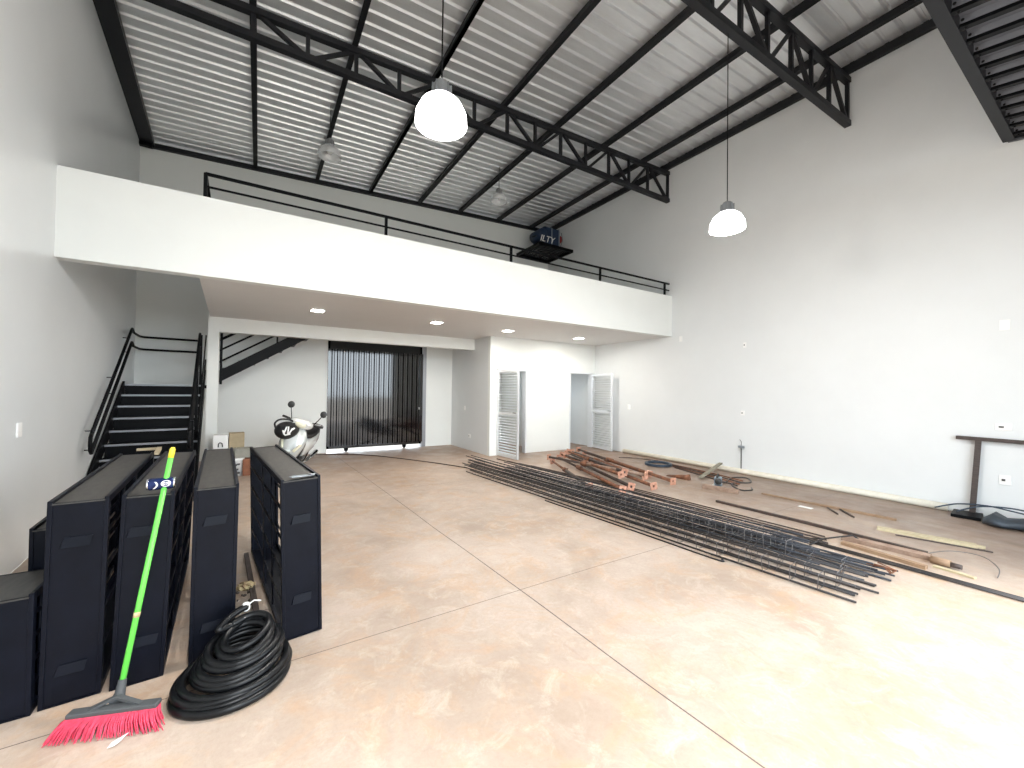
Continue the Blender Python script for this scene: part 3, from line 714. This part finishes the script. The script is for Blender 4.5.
# front apron: broad silver shield
w = B(); w.loft([supz(0, .50, .11, .07, .30), supz(0, .50, .17, .09, .42), supz(0, .47, .215, .10, .58), supz(0, .44, .215, .10, .72), supz(0, .40, .15, .09, .84), supz(0, .37, .08, .06, .92)])
ap = finish('front_apron', w, 'silver', t)
for s in (-1, 1):
    w = B(); w.loft([[(s * (.10 + .02 * k) + dx, .585 - .012 * k + dy, .50 + .045 * k + dz) for dx, dy, dz in ((-.022, 0, -.012), (.022, -.012, -.012), (.022, -.008, .012), (-.022, .004, .012))] for k in range(4)]); finish('turn_signal', w, 'lens', ap)
w = B().loft([supz(0, .36, .17, .04, .34), supz(0, .35, .20, .03, .60), supz(0, .33, .17, .03, .80)]); finish('leg_shield', w, 'seat', t)
w = B().loft([sup(0, .30, .15, .035, .42), sup(0, .27, .16, .035, .15), sup(0, .28, .15, .045, -.12)]); finish('floorboard', w, 'seat', t)
w = B().loft([sup(0, .40, .12, .16, -.02), sup(0, .46, .165, .19, -.20), sup(0, .52, .18, .17, -.45), sup(0, .60, .15, .12, -.70), sup(0, .68, .08, .06, -.92)]); finish('rear_body', w, 'silver_w', t)
w = B().loft([sup(0, .68, .10, .03, -.02), sup(0, .70, .145, .055, -.15), sup(0, .72, .155, .055, -.42), sup(0, .77, .14, .055, -.60), sup(0, .79, .09, .03, -.80)]); finish('seat', w, 'seat', t)
w = B()
for s in (-1, 1): w.tube([(s * .10, -.62, .79), (s * .12, -.80, .83), (s * .07, -.97, .82)], .014, 8)
w.tube([(-.07, -.97, .82), (.07, -.97, .82)], .014, 8); finish('grab_rail', w, 'chrome', t)
w = B().loft([sup(.0, .62, .10, .03, -.86), sup(0, .62, .07, .03, -.98)]); finish('tail_light', w, 'red', t)
w = B().loft([sup(.16, .27, .045, .07, -.25), sup(.17, .27, .06, .08, -.5), sup(.16, .25, .04, .06, -.75)]); finish('engine_cover', w, 'plastic_d', t)
w = B().tube([(-.16, -.1, .18), (-.17, -.3, .17), (-.17, -.45, .22), (-.17, -.85, .30)], [.018, .02, .042, .045], 12); finish('exhaust', w, 'chrome', t)
w = B().tube([(.08, -.05, .26), (.17, -.02, .045)], .012, 8); w.box((.18, -.02, .04), (.05, .06, .012)); finish('side_stand', w, 'steel', t)
# steering, turned towards the camera
st = math.radians(8)
hb = Matrix.Translation((0, .36, .94)) @ Matrix.Rotation(st, 4, 'Z')
def hloc(o): o.matrix_parent_inverse = hb; return o
w = B(); w.loft([sup(0, .02, .13, .055, .13), sup(0, .03, .19, .085, .07), sup(0, .03, .20, .085, .0), sup(0, .03, .15, .06, -.07)]); cw = hloc(finish('handlebar_cowl', w, 'silver_w', t))
w = B(); w.ell((0, .125, .02), (.095, .035, .055)); hloc(finish('headlight', w, 'lens', t))
w = B(); w.tube([(-.35, -.09, .05), (-.2, -.01, .05), (0, 0, .05), (.2, -.01, .05), (.35, -.09, .05)], .013, 10)
for s in (-1, 1): w.tube([(s * .22, -.02, .05), (s * .35, -.09, .05)], .021, 12); w.tube([(s * .20, .03, .055), (s * .34, -.02, .05)], .008, 6)
hloc(finish('handlebar', w, 'seat', t))
for s in (-1, 1):
    w = B(); w.tube([(s * .19, -.01, .06), (s * .23, -.02, .15), (s * .27, -.01, .25)], .008, 8); m_ = hloc(finish('mirror_stem', w, 'steel', t))
    w = B().ell((s * .285, 0, .30), (.058, .018, .062)); hloc(finish('mirror', w, 'plastic_d', t))
# helmet and bag hanging on the scooter handlebar
hp = Vector((.44, 8.22, .80))
t = thing('helmet', 'black helmet with white marks hanging from the scooter handlebar', 'helmet', hp)
w = B(); 
bmesh.ops.create_uvsphere(w.b, u_segments=32, v_segments=20, radius=1)
for v in w.b.verts: v.co = Vector((v.co.x * .20, v.co.y * .17, v.co.z * .16))
for f in w.b.faces: f.smooth = True
finish('helmet_shell', w, 'seat', t)
def lookat_rot(): return rotm('Z', .06)
w = B()
for k, (x, z, l, a) in enumerate(((-.03, .03, .09, 1.2), (.01, .02, .11, 1.45), (.05, .0, .08, 1.0), (.08, .03, .05, .6), (.0, -.06, .07, .2), (-.06, -.02, .06, 1.9))):
    for q in range(6):
        f = (q / 5 - .5) * l; xx, zz = x + f * math.cos(a), z + f * math.sin(a)
        yy = -.17 * math.sqrt(max(.02, 1 - (xx / .215) ** 2 - (zz / .17) ** 2)) - .001
        w.ell((xx, yy, zz), (.014, .004, .014), u=8, v=6)
finish('helmet_marks', w, 'paper', t)
finish('chin_strap', B().tube(smooth([(-.18, -.05, .06), (-.19, -.06, .14), (-.12, -.06, .20), (0, -.05, .20), (.08, -.04, .17), (.10, -.03, .12)]), .016, 8), 'seat', t)
finish('helmet_peak', B().box((.0, -.12, .11), (.24, .10, .012), rotm('X', .5), bev=.004), 'seat', t)

# ================================================================== REBAR CAGES
def wire_rect(w_, h_, r):
    b = B(); b.tube([(-w_ / 2, 0, 0), (w_ / 2, 0, 0), (w_ / 2, 0, h_), (-w_ / 2, 0, h_)], r, 5, closed=True)
    return b
st_cache = {}
def cage(near, far, z, cw, ch, m, label, step=.2, roll=0, sag=0, seed=0):
    rnd = random.Random(seed)
    n_, f_ = Vector((*near, z)), Vector((*far, z + sag)); d = f_ - n_; Ln = d.length
    yaw = math.atan2(d.y, d.x) - PI / 2; pit = math.atan2(d.z, math.hypot(d.x, d.y))
    t = thing('rebar_cage', label, 'rebar cage', n_, (pit, roll, yaw), 'long rebar cages lying in a heap')
    for (sx, sz) in ((-1, 0), (1, 0), (-1, 1), (1, 1)):
        a, b = -rnd.uniform(.0, .14), Ln + rnd.uniform(-.35, .1)
        pts = [(sx * cw / 2, a + (b - a) * k / 6, .008 + sz * ch + rnd.uniform(-.004, .004)) for k in range(7)]
        o = finish('long_bar', B().tube(pts, .0085, 6), m, t)
    key = (cw, ch)
    if key not in st_cache:
        b = wire_rect(cw + .016, ch + .012, .0032); bmesh.ops.recalc_face_normals(b.b, faces=b.b.faces)
        me = bpy.data.meshes.new('stirrup'); b.b.to_mesh(me); b.b.free(); me.materials.append(M['tie']); st_cache[key] = me
    y = .12
    while y < Ln - .2:
        o = bpy.data.objects.new('stirrup', st_cache[key]); COL.objects.link(o); o.parent = t
        o.location = (0, y, .003); o.rotation_euler = (rnd.uniform(-.1, .1), 0, rnd.uniform(-.06, .06)); y += step
    return t
C1 = [
 ((3.875, 1.30), (3.43, 6.95), 0, 'rebar', 'lone front rebar cage of the heap, nearest the open floor'),
 ((4.045, 1.24), (3.60, 7.35), 0, 'rebar', 'second rebar cage from the open floor, on the ground'),
 ((4.215, 1.28), (3.75, 7.70), 0, 'rebar', 'third rebar cage from the open floor, on the ground'),
 ((4.39, 1.32), (3.90, 7.95), 0, 'rebar_blue', 'ground-level rebar cage on the wall side of the heap, longest'),
]
for k, (a, b, z, m, lab) in enumerate(C1): cage(a, b, z + .004, .125, .115, m, lab, seed=k, step=.2 + .013 * k)
C2 = [
 ((4.03, 1.60), (3.66, 6.05), .142, 'rebar_blue', 'upper-layer rebar cage on the side facing the open floor'),
 ((4.20, 1.75), (3.84, 6.25), .142, 'rebar_blue', 'upper-layer rebar cage on the right-wall side of the heap'),
]
for k, (a, b, z, m, lab) in enumerate(C2): cage(a, b, z, .125, .115, m, lab, seed=20 + k, step=.17)
for k in range(9):
    o = finish('loose_rebar', B().tube([(4.475 + .011 * k, 3.1 - .12 * k, .012 + .02 * (k % 3)), (4.50 + .016 * k, 2.1, .014 + .022 * (k % 4)), (4.52 + .022 * k + .02 * (k % 2), 1.16 + .05 * (k * 5 % 4), .012 + .02 * (k % 3))], .0085, 6), 'rebar_blue')
    tag(o, 'blue-grey steel rod of the loose bundle at the near right end of the rebar heap', 'rebar', 'blue-grey rods bundled at the near end of the heap'); place(o, (4.5, 2, 0))
# loose bars
def rods(name, label, cat, pts, r, m, group=None, n=8):
    pts = smooth(pts)
    o = finish(name, B().tube(pts, r, n), m); tag(o, label, cat, group); return place(o, (pts[0][0], pts[0][1], 0))
rods('loose_rebar', 'single bent rod lying along the floor edge of the rebar heap, hooked end', 'rebar', [(3.475, 4.587, .008), (3.60, 3.015, .008), (3.655, 2.19, .008), (3.70, 2.14, .01), (3.74, 2.18, .014), (3.70, 2.25, .02)], .008, 'rebar')
rods('loose_rebar', 'long thin curved rod running from the rear gate to the rebar heap', 'rebar', [(1.10, 10.36, .008), (1.65, 10.186, .008), (2.05, 9.87, .008), (2.396, 9.471, .008), (2.852, 8.704, .008), (3.249, 7.947, .008), (3.55, 7.25, .008)], .011, 'rust_dk')
for k, (dx, l) in enumerate(((0, 0), (.032, .1), (.064, -.15))):
    rods('loose_rebar', ['black rod running past the heap out of frame at right, left of three', 'black rod running out of frame at right, middle of three', 'black rod running out of frame at right, nearest the right wall'][k], 'rebar', [(4.93 + dx, 2.2 + l, .012), (4.955 + dx, 1.2, .012), (4.97 + dx, .3, .012)], .0085, 'rebar', 'three black rods running out of frame')
w = B()
for k in range(5): a = k * 1.25; w.tube([(4.56 + .03 * math.cos(a), 1.30 + .04 * math.sin(a), .07 + .012 * k), (4.58, 1.22 - .02 * k, .09), (4.58 - .04 * math.cos(a), 1.17, .06)], .006, 6)
tag(place(finish('tie_wire_bundle', w, 'rust'), (4.56, 1.25, .06)), 'brown knot of tie wire at the near end of the rebar heap', 'tie wire')
# thin rusty rods between heap and props
for k in range(4):
    rods('thin_rod', ['thin rusty rod right behind the rebar heap', 'second thin rusty rod behind the rebar heap', 'third thin rusty rod behind the rebar heap', 'fourth thin rusty rod behind the rebar heap, nearest the right wall'][k], 'rod', [(4.60 + .07 * k, 7.9 - .35 * k, .009), (4.90 + .08 * k, 4.5, .009), (4.98 + .10 * k, 1.75 + .05 * k, .009)], .0085, 'rust_dk', 'thin rusty rods behind the rebar heap')
w = B(); w.bar((5.59, 3.32, .016), (5.62, 2.2, .016), .04, .03); w.bar((5.62, 2.22, .016), (5.60, 1.17, .016), .04, .03)
tag(place(finish('steel_channel', w, 'rust_dk'), (5.6, 2.2, 0)), 'long dark brown steel channel lying between the heap and the yellow plank', 'steel channel')
w = B().bar((5.40, 1.78, .02), (5.47, 1.12, .02), .11, .035, bev=.004); tag(place(finish('timber_plank', w, 'rust_pale'), (5.4, 1.4, 0)), 'short brown-pink plank near the near end of the dark channel', 'plank')
w = B().bar((5.20, 1.72, .015), (5.13, 1.08, .015), .05, .028, bev=.003); tag(place(finish('timber_plank', w, 'wood_b'), (5.2, 1.4, 0)), 'dark edged brown lath beside the brown-pink plank', 'plank')
w = B().bar((5.27, 1.06, .008), (5.23, .80, .008), .045, .016); tag(place(finish('timber_plank', w, 'wood_y'), (5.25, .9, 0)), 'short pale strip of wood next to the split log piece', 'plank')
t = thing('log_piece', 'short round log piece with a dark end among the planks', 'log', (5.36, 1.0, 0))
finish('log', B().tube([(5.37, 1.10, .035), (5.365, .97, .035)], .034, 12), 'wood_b', t, True); finish('dark_end', B().tube([(5.365, .97, .033), (5.36, .90, .033)], .022, 12), 'wood_dk', t, True)
w = B(); w.tube([(5.08, 1.95, .01), (5.06, 1.83, .05), (5.42, 1.70, .06), (5.44, 1.62, .01)], .009, 6); w.tube([(4.86, 1.88, .01), (5.06, 1.83, .05)], .009, 6)
tag(place(finish('bent_rod', w, 'rebar'), (5.1, 1.8, 0)), 'short bent black rod lying across the planks by the heap', 'rod')
rods('tie_wire', 'thin loop of wire curling over the short planks', 'wire', [(5.45, 1.2, .02), (5.75, 1.05, .05), (5.80, .85, .06), (5.6, .72, .04), (5.40, .70, .01)], .004, 'tie')
w = B(); w.bar((6.15, 1.70, .014), (6.33, .96, .014), .095, .024, bev=.003); w.bar((6.33, 1.02, .014), (6.345, .90, .014), .05, .022)
tag(place(finish('timber_plank', w, 'wood_y'), (6.2, 1.3, 0)), 'pale yellow plank lying alone on the dusty floor', 'plank')
w = B().bar((6.06, 1.52, .006), (6.26, .84, .006), .02, .01); tag(place(finish('thin_lath', w, 'wood_dk'), (6.1, 1.1, 0)), 'thin dark lath lying along the yellow plank', 'lath')
w = B(); w.bar((6.665, 3.22, .012), (6.70, 2.55, .012), .045, .02); w.bar((6.70, 2.56, .014), (6.765, 1.69, .014), .045, .022, bev=.002)
tag(place(finish('brown_lath', w, 'wood_b'), (6.7, 2.4, 0)), 'long orange-brown lath parallel to the right wall', 'lath')
rods('dark_stick', 'short dark stick beside the long lath, left one', 'stick', [(6.66, 2.37, .01), (6.42, 2.17, .01)], .010, 'rust_dk'); rods('dark_stick', 'short dark stick beside the long lath, right one', 'stick', [(6.70, 2.24, .01), (6.44, 2.01, .01)], .012, 'rust_dk')
w = B().bx(6.39, 6.47, 2.46, 2.62, .001, .004); tag(place(finish('paper_scrap', w, 'paper'), (6.43, 2.5, 0)), 'white paper scrap on the dusty floor near the long lath', 'paper scrap')
for k in range(4):
    rods('wall_side_rod', ['rusty rod beside the cream pipe, nearest the pipe', 'second rusty rod from the cream pipe', 'third rusty rod from the cream pipe', 'fourth rusty rod from the cream pipe'][k], 'rod', [(7.62 - .10 * k, 5.6 - .12 * k, .01), (7.42 - .13 * k, 4.3, .01), (7.30 - .15 * k, 3.85 - .05 * k, .01)], .011, ('rust', 'rust_dk')[k % 2], 'rusty rods beside the cream pipe')
# ================================================================== RUSTY PROPS
def prop(far, near, zf, zn, m, label, plate=.12, rollp=0.0):
    a, b = Vector((*near, zn)), Vector((*far, zf)); d = b - a; L = d.length; dn = d.normalized()
    t = thing('shoring_prop', label, 'shoring prop', (a.x, a.y, 0), group='rusty shoring props in a pile')
    finish('outer_tube', B().tube([a + dn * .01, a + dn * L * .6], .029, 14), m, t, True)
    finish('inner_tube', B().tube([a + dn * L * .58, b - dn * .01], .022, 12), 'rust_dk' if m != 'rust_dk' else 'rust', t, True)
    finish('collar', B().tube([a + dn * L * .56, a + dn * L * .62], .042, 12), 'rust', t, True)
    w = B().tube([a + dn * L * .59 + Vector((-.07, 0, .0)), a + dn * L * .59 + Vector((.07, 0, .02))], .008, 6); finish('locking_pin', w, 'rust_dk', t, True)
    for c, nm, s in ((a, 'base_plate', plate), (b, 'top_plate', plate * .95)):
        x = dn.cross(Vector((0, 0, 1))).normalized(); z = x.cross(dn)
        q = Matrix.Rotation(rollp, 3, dn); x, z = q @ x, q @ z
        w = B(); Rm = Matrix((x, dn, z)).transposed(); hs, hh = s / 2, s * .16
        for (cx, cz, sx_, sz_) in ((0, (hs + hh) / 2, s, hs - hh), (0, -(hs + hh) / 2, s, hs - hh), ((hs + hh) / 2, 0, hs - hh, 2 * hh), (-(hs + hh) / 2, 0, hs - hh, 2 * hh)):
            w.box(c + x * cx + z * cz, (sx_, .008, sz_), Rm)
        finish(nm, w, 'primer', t, True)
    return t
PR_ = [((5.30, 6.75), (4.43, 4.70), .075, .065, 'rust_dk', 'dark prop in front, its square plate standing apart at the left'),
 ((5.10, 6.62), (5.58, 4.55), .20, .16, 'rust_pale', 'pale rusty prop lying across the top of the pile'),
 ((5.75, 7.10), (4.76, 4.32), .066, .065, 'rust', 'second prop from the rebar side, rusty orange'),
 ((6.10, 7.42), (5.02, 4.38), .065, .066, 'rust_dk', 'dark brown prop third from the rebar side'),
 ((6.36, 7.55), (5.36, 4.22), .065, .068, 'rust', 'rusty prop with its near plate among the right group'),
 ((6.60, 7.62), (5.83, 4.78), .065, .066, 'rust', 'long rusty prop along the right-wall side of the pile'),
 ((6.80, 7.40), (6.10, 4.90), .065, .065, 'rust', 'rearmost rusty prop nearest the right wall'),
 ((5.95, 7.0), (5.40, 4.86), .20, .17, 'rust_dk', 'dark prop resting on the pile behind the pale one'),
 ((6.42, 7.2), (5.96, 4.30), .19, .062, 'rust', 'slanting prop reaching farthest towards the small tool'),
 ((5.55, 6.62), (5.16, 4.72), .20, .18, 'rust', 'upper rusty prop in the middle of the pile')]
for k, (f, n_, zf, zn, m, lab) in enumerate(PR_): prop(f, n_, zf, zn, m, lab, rollp=random.uniform(-.25, .25))
rods('flat_rust_strip', 'pale rusty strip on the floor between the props and the rebar heap', 'strip', [(4.35, 5.2, .01), (4.75, 3.9, .01)], .013, 'rust_pale')

# ================================================================== RIGHT WALL SIDE
rods('drain_pipe', 'long cream plastic pipe lying along the foot of the right wall', 'pipe', [(RX - .055, 7.22, .05), (RX - .055, 1.47, .05)], .05, 'pvc', n=20)
w = B(); cx, cy = 7.28, 5.62
for k in range(9): 
    r = .27 - .018 * (k % 3); w.tube([(cx + r * math.cos(a), cy + r * math.sin(a), .016 + .014 * (k // 3)) for a in [2 * PI * q / 36 for q in range(36)]], .010, 6, closed=True)
tag(place(finish('wire_coil', w, 'coil'), (cx, cy, 0)), 'flat round coil of dark blue wire near the props', 'coil')
rods('loose_wire', 'thin dark wire curling behind the blue coil', 'wire', [(7.45, 5.85, .01), (7.6, 6.15, .01), (7.5, 6.5, .01), (7.25, 6.7, .01), (7.6, 6.3, .01), (7.75, 5.7, .01)], .007, 'rust_dk')
w = B(); w.loft([[(6.52 + dx, 4.82 - k * .11, dz) for dx, dz in ((-.05 + .01 * k, .002), (.06, .002), (.04, .02 + .02 * k), (-.02, .02 + .02 * k))] for k in range(5)])
tag(place(finish('steel_wedge', w, 'rust'), (6.5, 4.5, 0)), 'rusty wedge-shaped steel offcut between the props and the tool', 'steel offcut')
w = B().bar((6.80, 4.34, .03), (7.93, 4.62, .15), .07, .022, bev=.003); tag(place(finish('weathered_plank', w, 'wood_g'), (7.3, 4.4, 0)), 'weathered grey-olive plank propped across the cream pipe', 'plank')
t = thing('power_tool', 'small grey-blue power tool with a black face near the wall', 'power tool', (6.60, 3.90, 0), (0, 0, .35))
finish('tool_body', B().box((0.04, 0, .075), (.14, .11, .13), bev=.02), 'tool', t)
finish('motor_face', B().lathe([(0, -.02), (.045, -.02), (.055, 0), (.055, .03), (0, .03)], (-.055, -.02, .08), 20, rotm('Y', PI / 2)), 'plastic_d', t)
finish('tool_handle', B().tube([(-.04, 0, .13), (-.03, 0, .18), (.04, 0, .19), (.09, 0, .13)], .013, 8), 'plastic_d', t)
finish('tool_base', B().box((0.02, 0, .006), (.2, .14, .01)), 'chrome', t)
rods('power_cable', 'black cable looping from the tool across the floor', 'cable', [(6.68, 3.88, .05), (6.95, 3.95, .01), (7.4, 4.10, .01), (7.62, 3.95, .01), (7.3, 3.72, .01), (7.0, 3.85, .01), (6.75, 3.72, .01), (6.6, 3.5, .01), (6.75, 3.42, .01), (6.9, 3.5, .01)], .011, 'plastic_d')
w = B(); w.bar((6.22, 3.92, .03), (6.36, 3.42, .03), .07, .055, bev=.004); tag(place(finish('timber_offcut', w, 'rust_pale'), (6.3, 3.7, 0)), 'pinkish timber offcut lying in front of the power tool', 'timber offcut')
t = thing('conduit_rod', 'thin dark conduit standing against the right wall, small box on top', 'conduit', (RX - .04, 4.25, 0))
finish('rod', B().tube([(0, 0, 0), (0, 0, .49)], .010, 8), 'rebar', t); finish('outlet_box', B().box((0.0, 0, .52), (.05, .10, .04)), 'greyband', t); finish('bent_wire', B().tube([(0, 0, .54), (-.01, -.01, .62), (.0, .03, .66)], .005, 6), 'tie', t)
def plate(pos, nrm, sz, label, name='wall_switch', sock=True, cat='wall switch'):
    ry = {'-x': (0, 0, -PI / 2), '+x': (0, 0, PI / 2), '-y': (0, 0, 0)}[nrm]
    t = thing(name, label, cat, pos, ry)
    finish('cover_plate', B().bx(-sz[0] / 2, sz[0] / 2, -.012, -.001, -sz[1] / 2, sz[1] / 2, bev=.003), 'plastic_w', t)
    if sock:
        w = B(); w.box((-sz[0] * .12, -.014, 0), (sz[0] * .3, .006, sz[1] * .22)); finish('socket_insert', w, 'plastic_d', t)
    return t
plate((RX, .985, 1.181), '-x', (.14, .09), 'white horizontal switch plate with a dark slot, above the T-shaped bar')
plate((RX, .975, .509), '-x', (.10, .12), 'white socket plate low on the right wall behind the T-shaped bar', 'wall_socket', cat='wall socket')
plate((RX, 7.10, 1.178), '-x', (.075, .12), 'white blank switch plate on the right wall beside the open louvered door', sock=False)
plate((RX, 4.24, 1.181), '-x', (.075, .09), 'small switch plate on the right wall directly above the thin conduit')
plate((RX, 5.616, 2.774), '-x', (.07, .12), 'small white junction box high on the right wall beside the parapet corner', 'junction_box', False, 'junction box')
plate((RX, 4.206, 2.513), '-x', (.06, .10), 'small junction box on the right wall high above the thin conduit', 'junction_box', True, 'junction box')
plate((RX, .969, 2.482), '-x', (.09, .13), 'white junction box high on the right wall near the photo edge', 'junction_box', False, 'junction box')
plate((SX, 9.70, 1.08), '-x', (.07, .11), 'white switch plate on the grey side wall of the washroom block', sock=False)
plate((SX, 9.40, .37), '-x', (.12, .09), 'low socket with dark hole on the side wall of the washroom block', 'wall_socket', cat='wall socket')
plate((LX(5.1), 5.1, 1.18), '+x', (.075, .12), 'small white switch plate on the left wall', sock=False)
# T-shaped steel bar leaning on the wall
t = thing('t_shaped_stand', 'dark T-shaped steel stand leaning against the right wall', 'steel stand', (RX - .06, 1.24, 0))
w = B(); w.bar((RX - .06, 1.245, .03), (RX - .05, 1.19, .985), .045, .05, bev=.003); finish('post', w, 'wood_dk', t, True)
w = B(); w.bar((RX - .05, 1.385, 1.012), (RX - .05, .25, 1.0), .05, .04, bev=.003); finish('top_bar', w, 'wood_dk', t, True)
w = B(); w.box((RX - .20, 1.27, .022), (.36, .26, .04), rotm('Z', .1), bev=.004); finish('foot_plate', w, 'steel', t, True)
# bundle of plastic sheeting and hoses
w = B(); secs = []
for k in range(12):
    f = k / 11; y = 1.10 - 1.0 * f; x = 7.62 - .05 * f; a = .17 + .05 * math.sin(k * 1.3) - (.10 if k in (0, 11) else 0); b = .065 + .015 * math.sin(k * 2.1) - (.03 if k in (0, 11) else 0)
    secs.append([(x + a * math.cos(2 * PI * j / 18) * (1 + .08 * math.sin(j * 3 + k)), y, max(.003, b + b * math.sin(2 * PI * j / 18) * (1 + .12 * math.sin(j * 2.2 + k * .9)))) for j in range(18)])
w.loft(secs); t = finish('plastic_sheeting', w, 'sheet_blue'); tag(place(t, (7.75, .8, 0)), 'crumpled bundle of dark grey-blue plastic sheeting by the T stand', 'plastic sheeting')
for k, (y_, z_) in enumerate(((1.1, .17), (.9, .185))):
    rods('thin_hose', ['thin grey-green hose looping over the plate towards the pipe end', 'thin hose lying over the plastic sheeting'][k], 'hose', [(7.75, y_ + .45, .06), (7.8, y_ + .25, z_ - .02), (7.84, y_, z_ + .01), (7.80, y_ - .2, z_), (7.74, y_ - .38, z_ - .01)], .009, 'coil')
# ================================================================== CORNER SHELF AND MACHINE UP HIGH
t = thing('corner_platform', 'black steel platform fixed in the upper corner behind the mezzanine', 'platform', (7.4, 10, 5.8))
px0, px1, py0, py1, pz = 6.80, RX - .003, 9.36, BY - .003, 5.83
w = B()
for (a, b) in (((px0, py0), (px1, py0)), ((px0, py1 - .03), (px1, py1 - .03)), ((px0, py0), (px0, py1)), ((px1 - .03, py0), (px1 - .03, py1))): w.bar((*a, pz), (*b, pz), .06, .09)
finish('platform_frame', w, 'steel', t, True)
w = B()
for k in range(9): x = px0 + .1 + k * .13; w.bx(x, x + .09, py0 + .03, py1 - .03, pz + .02, pz + .04)
finish('deck_slats', w, 'truss', t, True)
t = thing('equipment_case', 'dark blue equipment case with white letters on the high corner platform', 'equipment case', (7.35, 9.85, 5.872))
finish('case_body', B().box((.05, 0, .31), (.62, .60, .60), bev=.05), 'navy', t)
finish('side_drum', B().lathe([(0, -.26), (.15, -.26), (.17, -.22), (.17, .22), (.15, .26), (0, .26)], (-.30, -.06, .36), 24, rotm('X', PI / 2)), 'navy', t)
w = B()
for x in (.02, .30): w.box((x, -.305, .31), (.03, .01, .56)); w.box((x, 0, .615), (.03, .60, .01))
finish('grey_straps', w, 'greyband', t)
finish('red_knob', B().ell((.42, -.18, .36), (.07, .09, .12)), 'red', t)
finish('carry_loop', B().tube([(.36, -.30, .10), (.43, -.31, .30), (.39, -.30, .52)], .012, 8), 'greyband', t)
cu = bpy.data.curves.new('lettering', 'FONT'); cu.body = 'ILTY'; cu.size = .27; cu.extrude = .003; cu.align_x = 'CENTER'; cu.shear = .3
tmp = bpy.data.objects.new('tmp', cu); COL.objects.link(tmp); bpy.context.view_layer.update()
me = bpy.data.meshes.new_from_object(tmp.evaluated_get(bpy.context.evaluated_depsgraph_get())); bpy.data.objects.remove(tmp); me.materials.clear(); me.materials.append(M['paper'])
o = bpy.data.objects.new('lettering', me); COL.objects.link(o); o.parent = t; o.location = (-.18, -.33, .12); o.rotation_euler = (PI / 2, 0, 0)
finish('lever', B().tube([(-.45, -.2, .30), (-.62, -.2, .22)], .014, 6), 'steel', t)

# ================================================================== LIGHT
wd = bpy.data.worlds.new('sky'); SC.world = wd; wd.use_nodes = True
bg = wd.node_tree.nodes['Background']; bg.inputs['Color'].default_value = (.82, .92, 1.0, 1); bg.inputs['Strength'].default_value = 3.5
sl = bpy.data.lights.new('hazy_sun', 'SUN'); sl.energy = 4.2; sl.angle = math.radians(22); sl.color = (1, .98, .95)
so = bpy.data.objects.new('hazy_sun', sl); COL.objects.link(so); so.location = (10, -20, 20)
_e, _p = math.radians(50), math.radians(20)
so.rotation_euler = Vector((math.sin(_p) * math.cos(_e), -math.cos(_p) * math.cos(_e), math.sin(_e))).to_track_quat('Z', 'Y').to_euler()
def area(name, loc, rot, sx, sy, e, col=(1, 1, 1)):
    l = bpy.data.lights.new(name, 'AREA'); l.shape = 'RECTANGLE'; l.size = sx; l.size_y = sy; l.energy = e; l.color = col
    o = bpy.data.objects.new(name, l); COL.objects.link(o); o.location = loc; o.rotation_euler = rot; return o
for x, y, z in ((1.10, 2.77, 3.50), (4.57, 2.60, 3.45)):
    l = bpy.data.lights.new('pendant_light', 'POINT'); l.energy = 120; l.shadow_soft_size = .15; l.color = (1, .96, .9); o = bpy.data.objects.new('pendant_light', l); COL.objects.link(o); o.location = (x, y, z)
for x, y in ((.80, 7.33), (2.86, 7.28), (4.52, 7.36), (6.54, 7.36)):
    area('downlight_light', (x, y, ZB - .03), (0, 0, 0), .17, .17, 14, (1, .95, .86))

# ================================================================== CAMERA
cam = bpy.data.cameras.new('camera'); co = bpy.data.objects.new('camera', cam); COL.objects.link(co); SC.camera = co
cam.sensor_width = 36; cam.lens = 401.2409 * 36 / 1024; cam.clip_start = .05; cam.clip_end = 200
yw, pi_, ro = map(math.radians, (32.2372, .883, .7371))
r = Vector((math.cos(yw), -math.sin(yw), 0)); f0 = Vector((math.sin(yw), math.cos(yw), 0)); u0 = Vector((0, 0, 1))
fw = f0 * math.cos(pi_) + u0 * math.sin(pi_); up = u0 * math.cos(pi_) - f0 * math.sin(pi_)
r2 = r * math.cos(ro) + up * math.sin(ro); up2 = up * math.cos(ro) - r * math.sin(ro)
co.matrix_world = Matrix.Translation((0, 0, H)) @ Matrix((r2, up2, -fw)).transposed().to_4x4()
vs = SC.view_settings; vs.view_transform = 'Standard'; vs.look = 'None'; vs.gamma = 1; vs.use_curve_mapping = False; vs.exposure = 1.0
SC.cycles.max_bounces = 12; SC.cycles.diffuse_bounces = 8
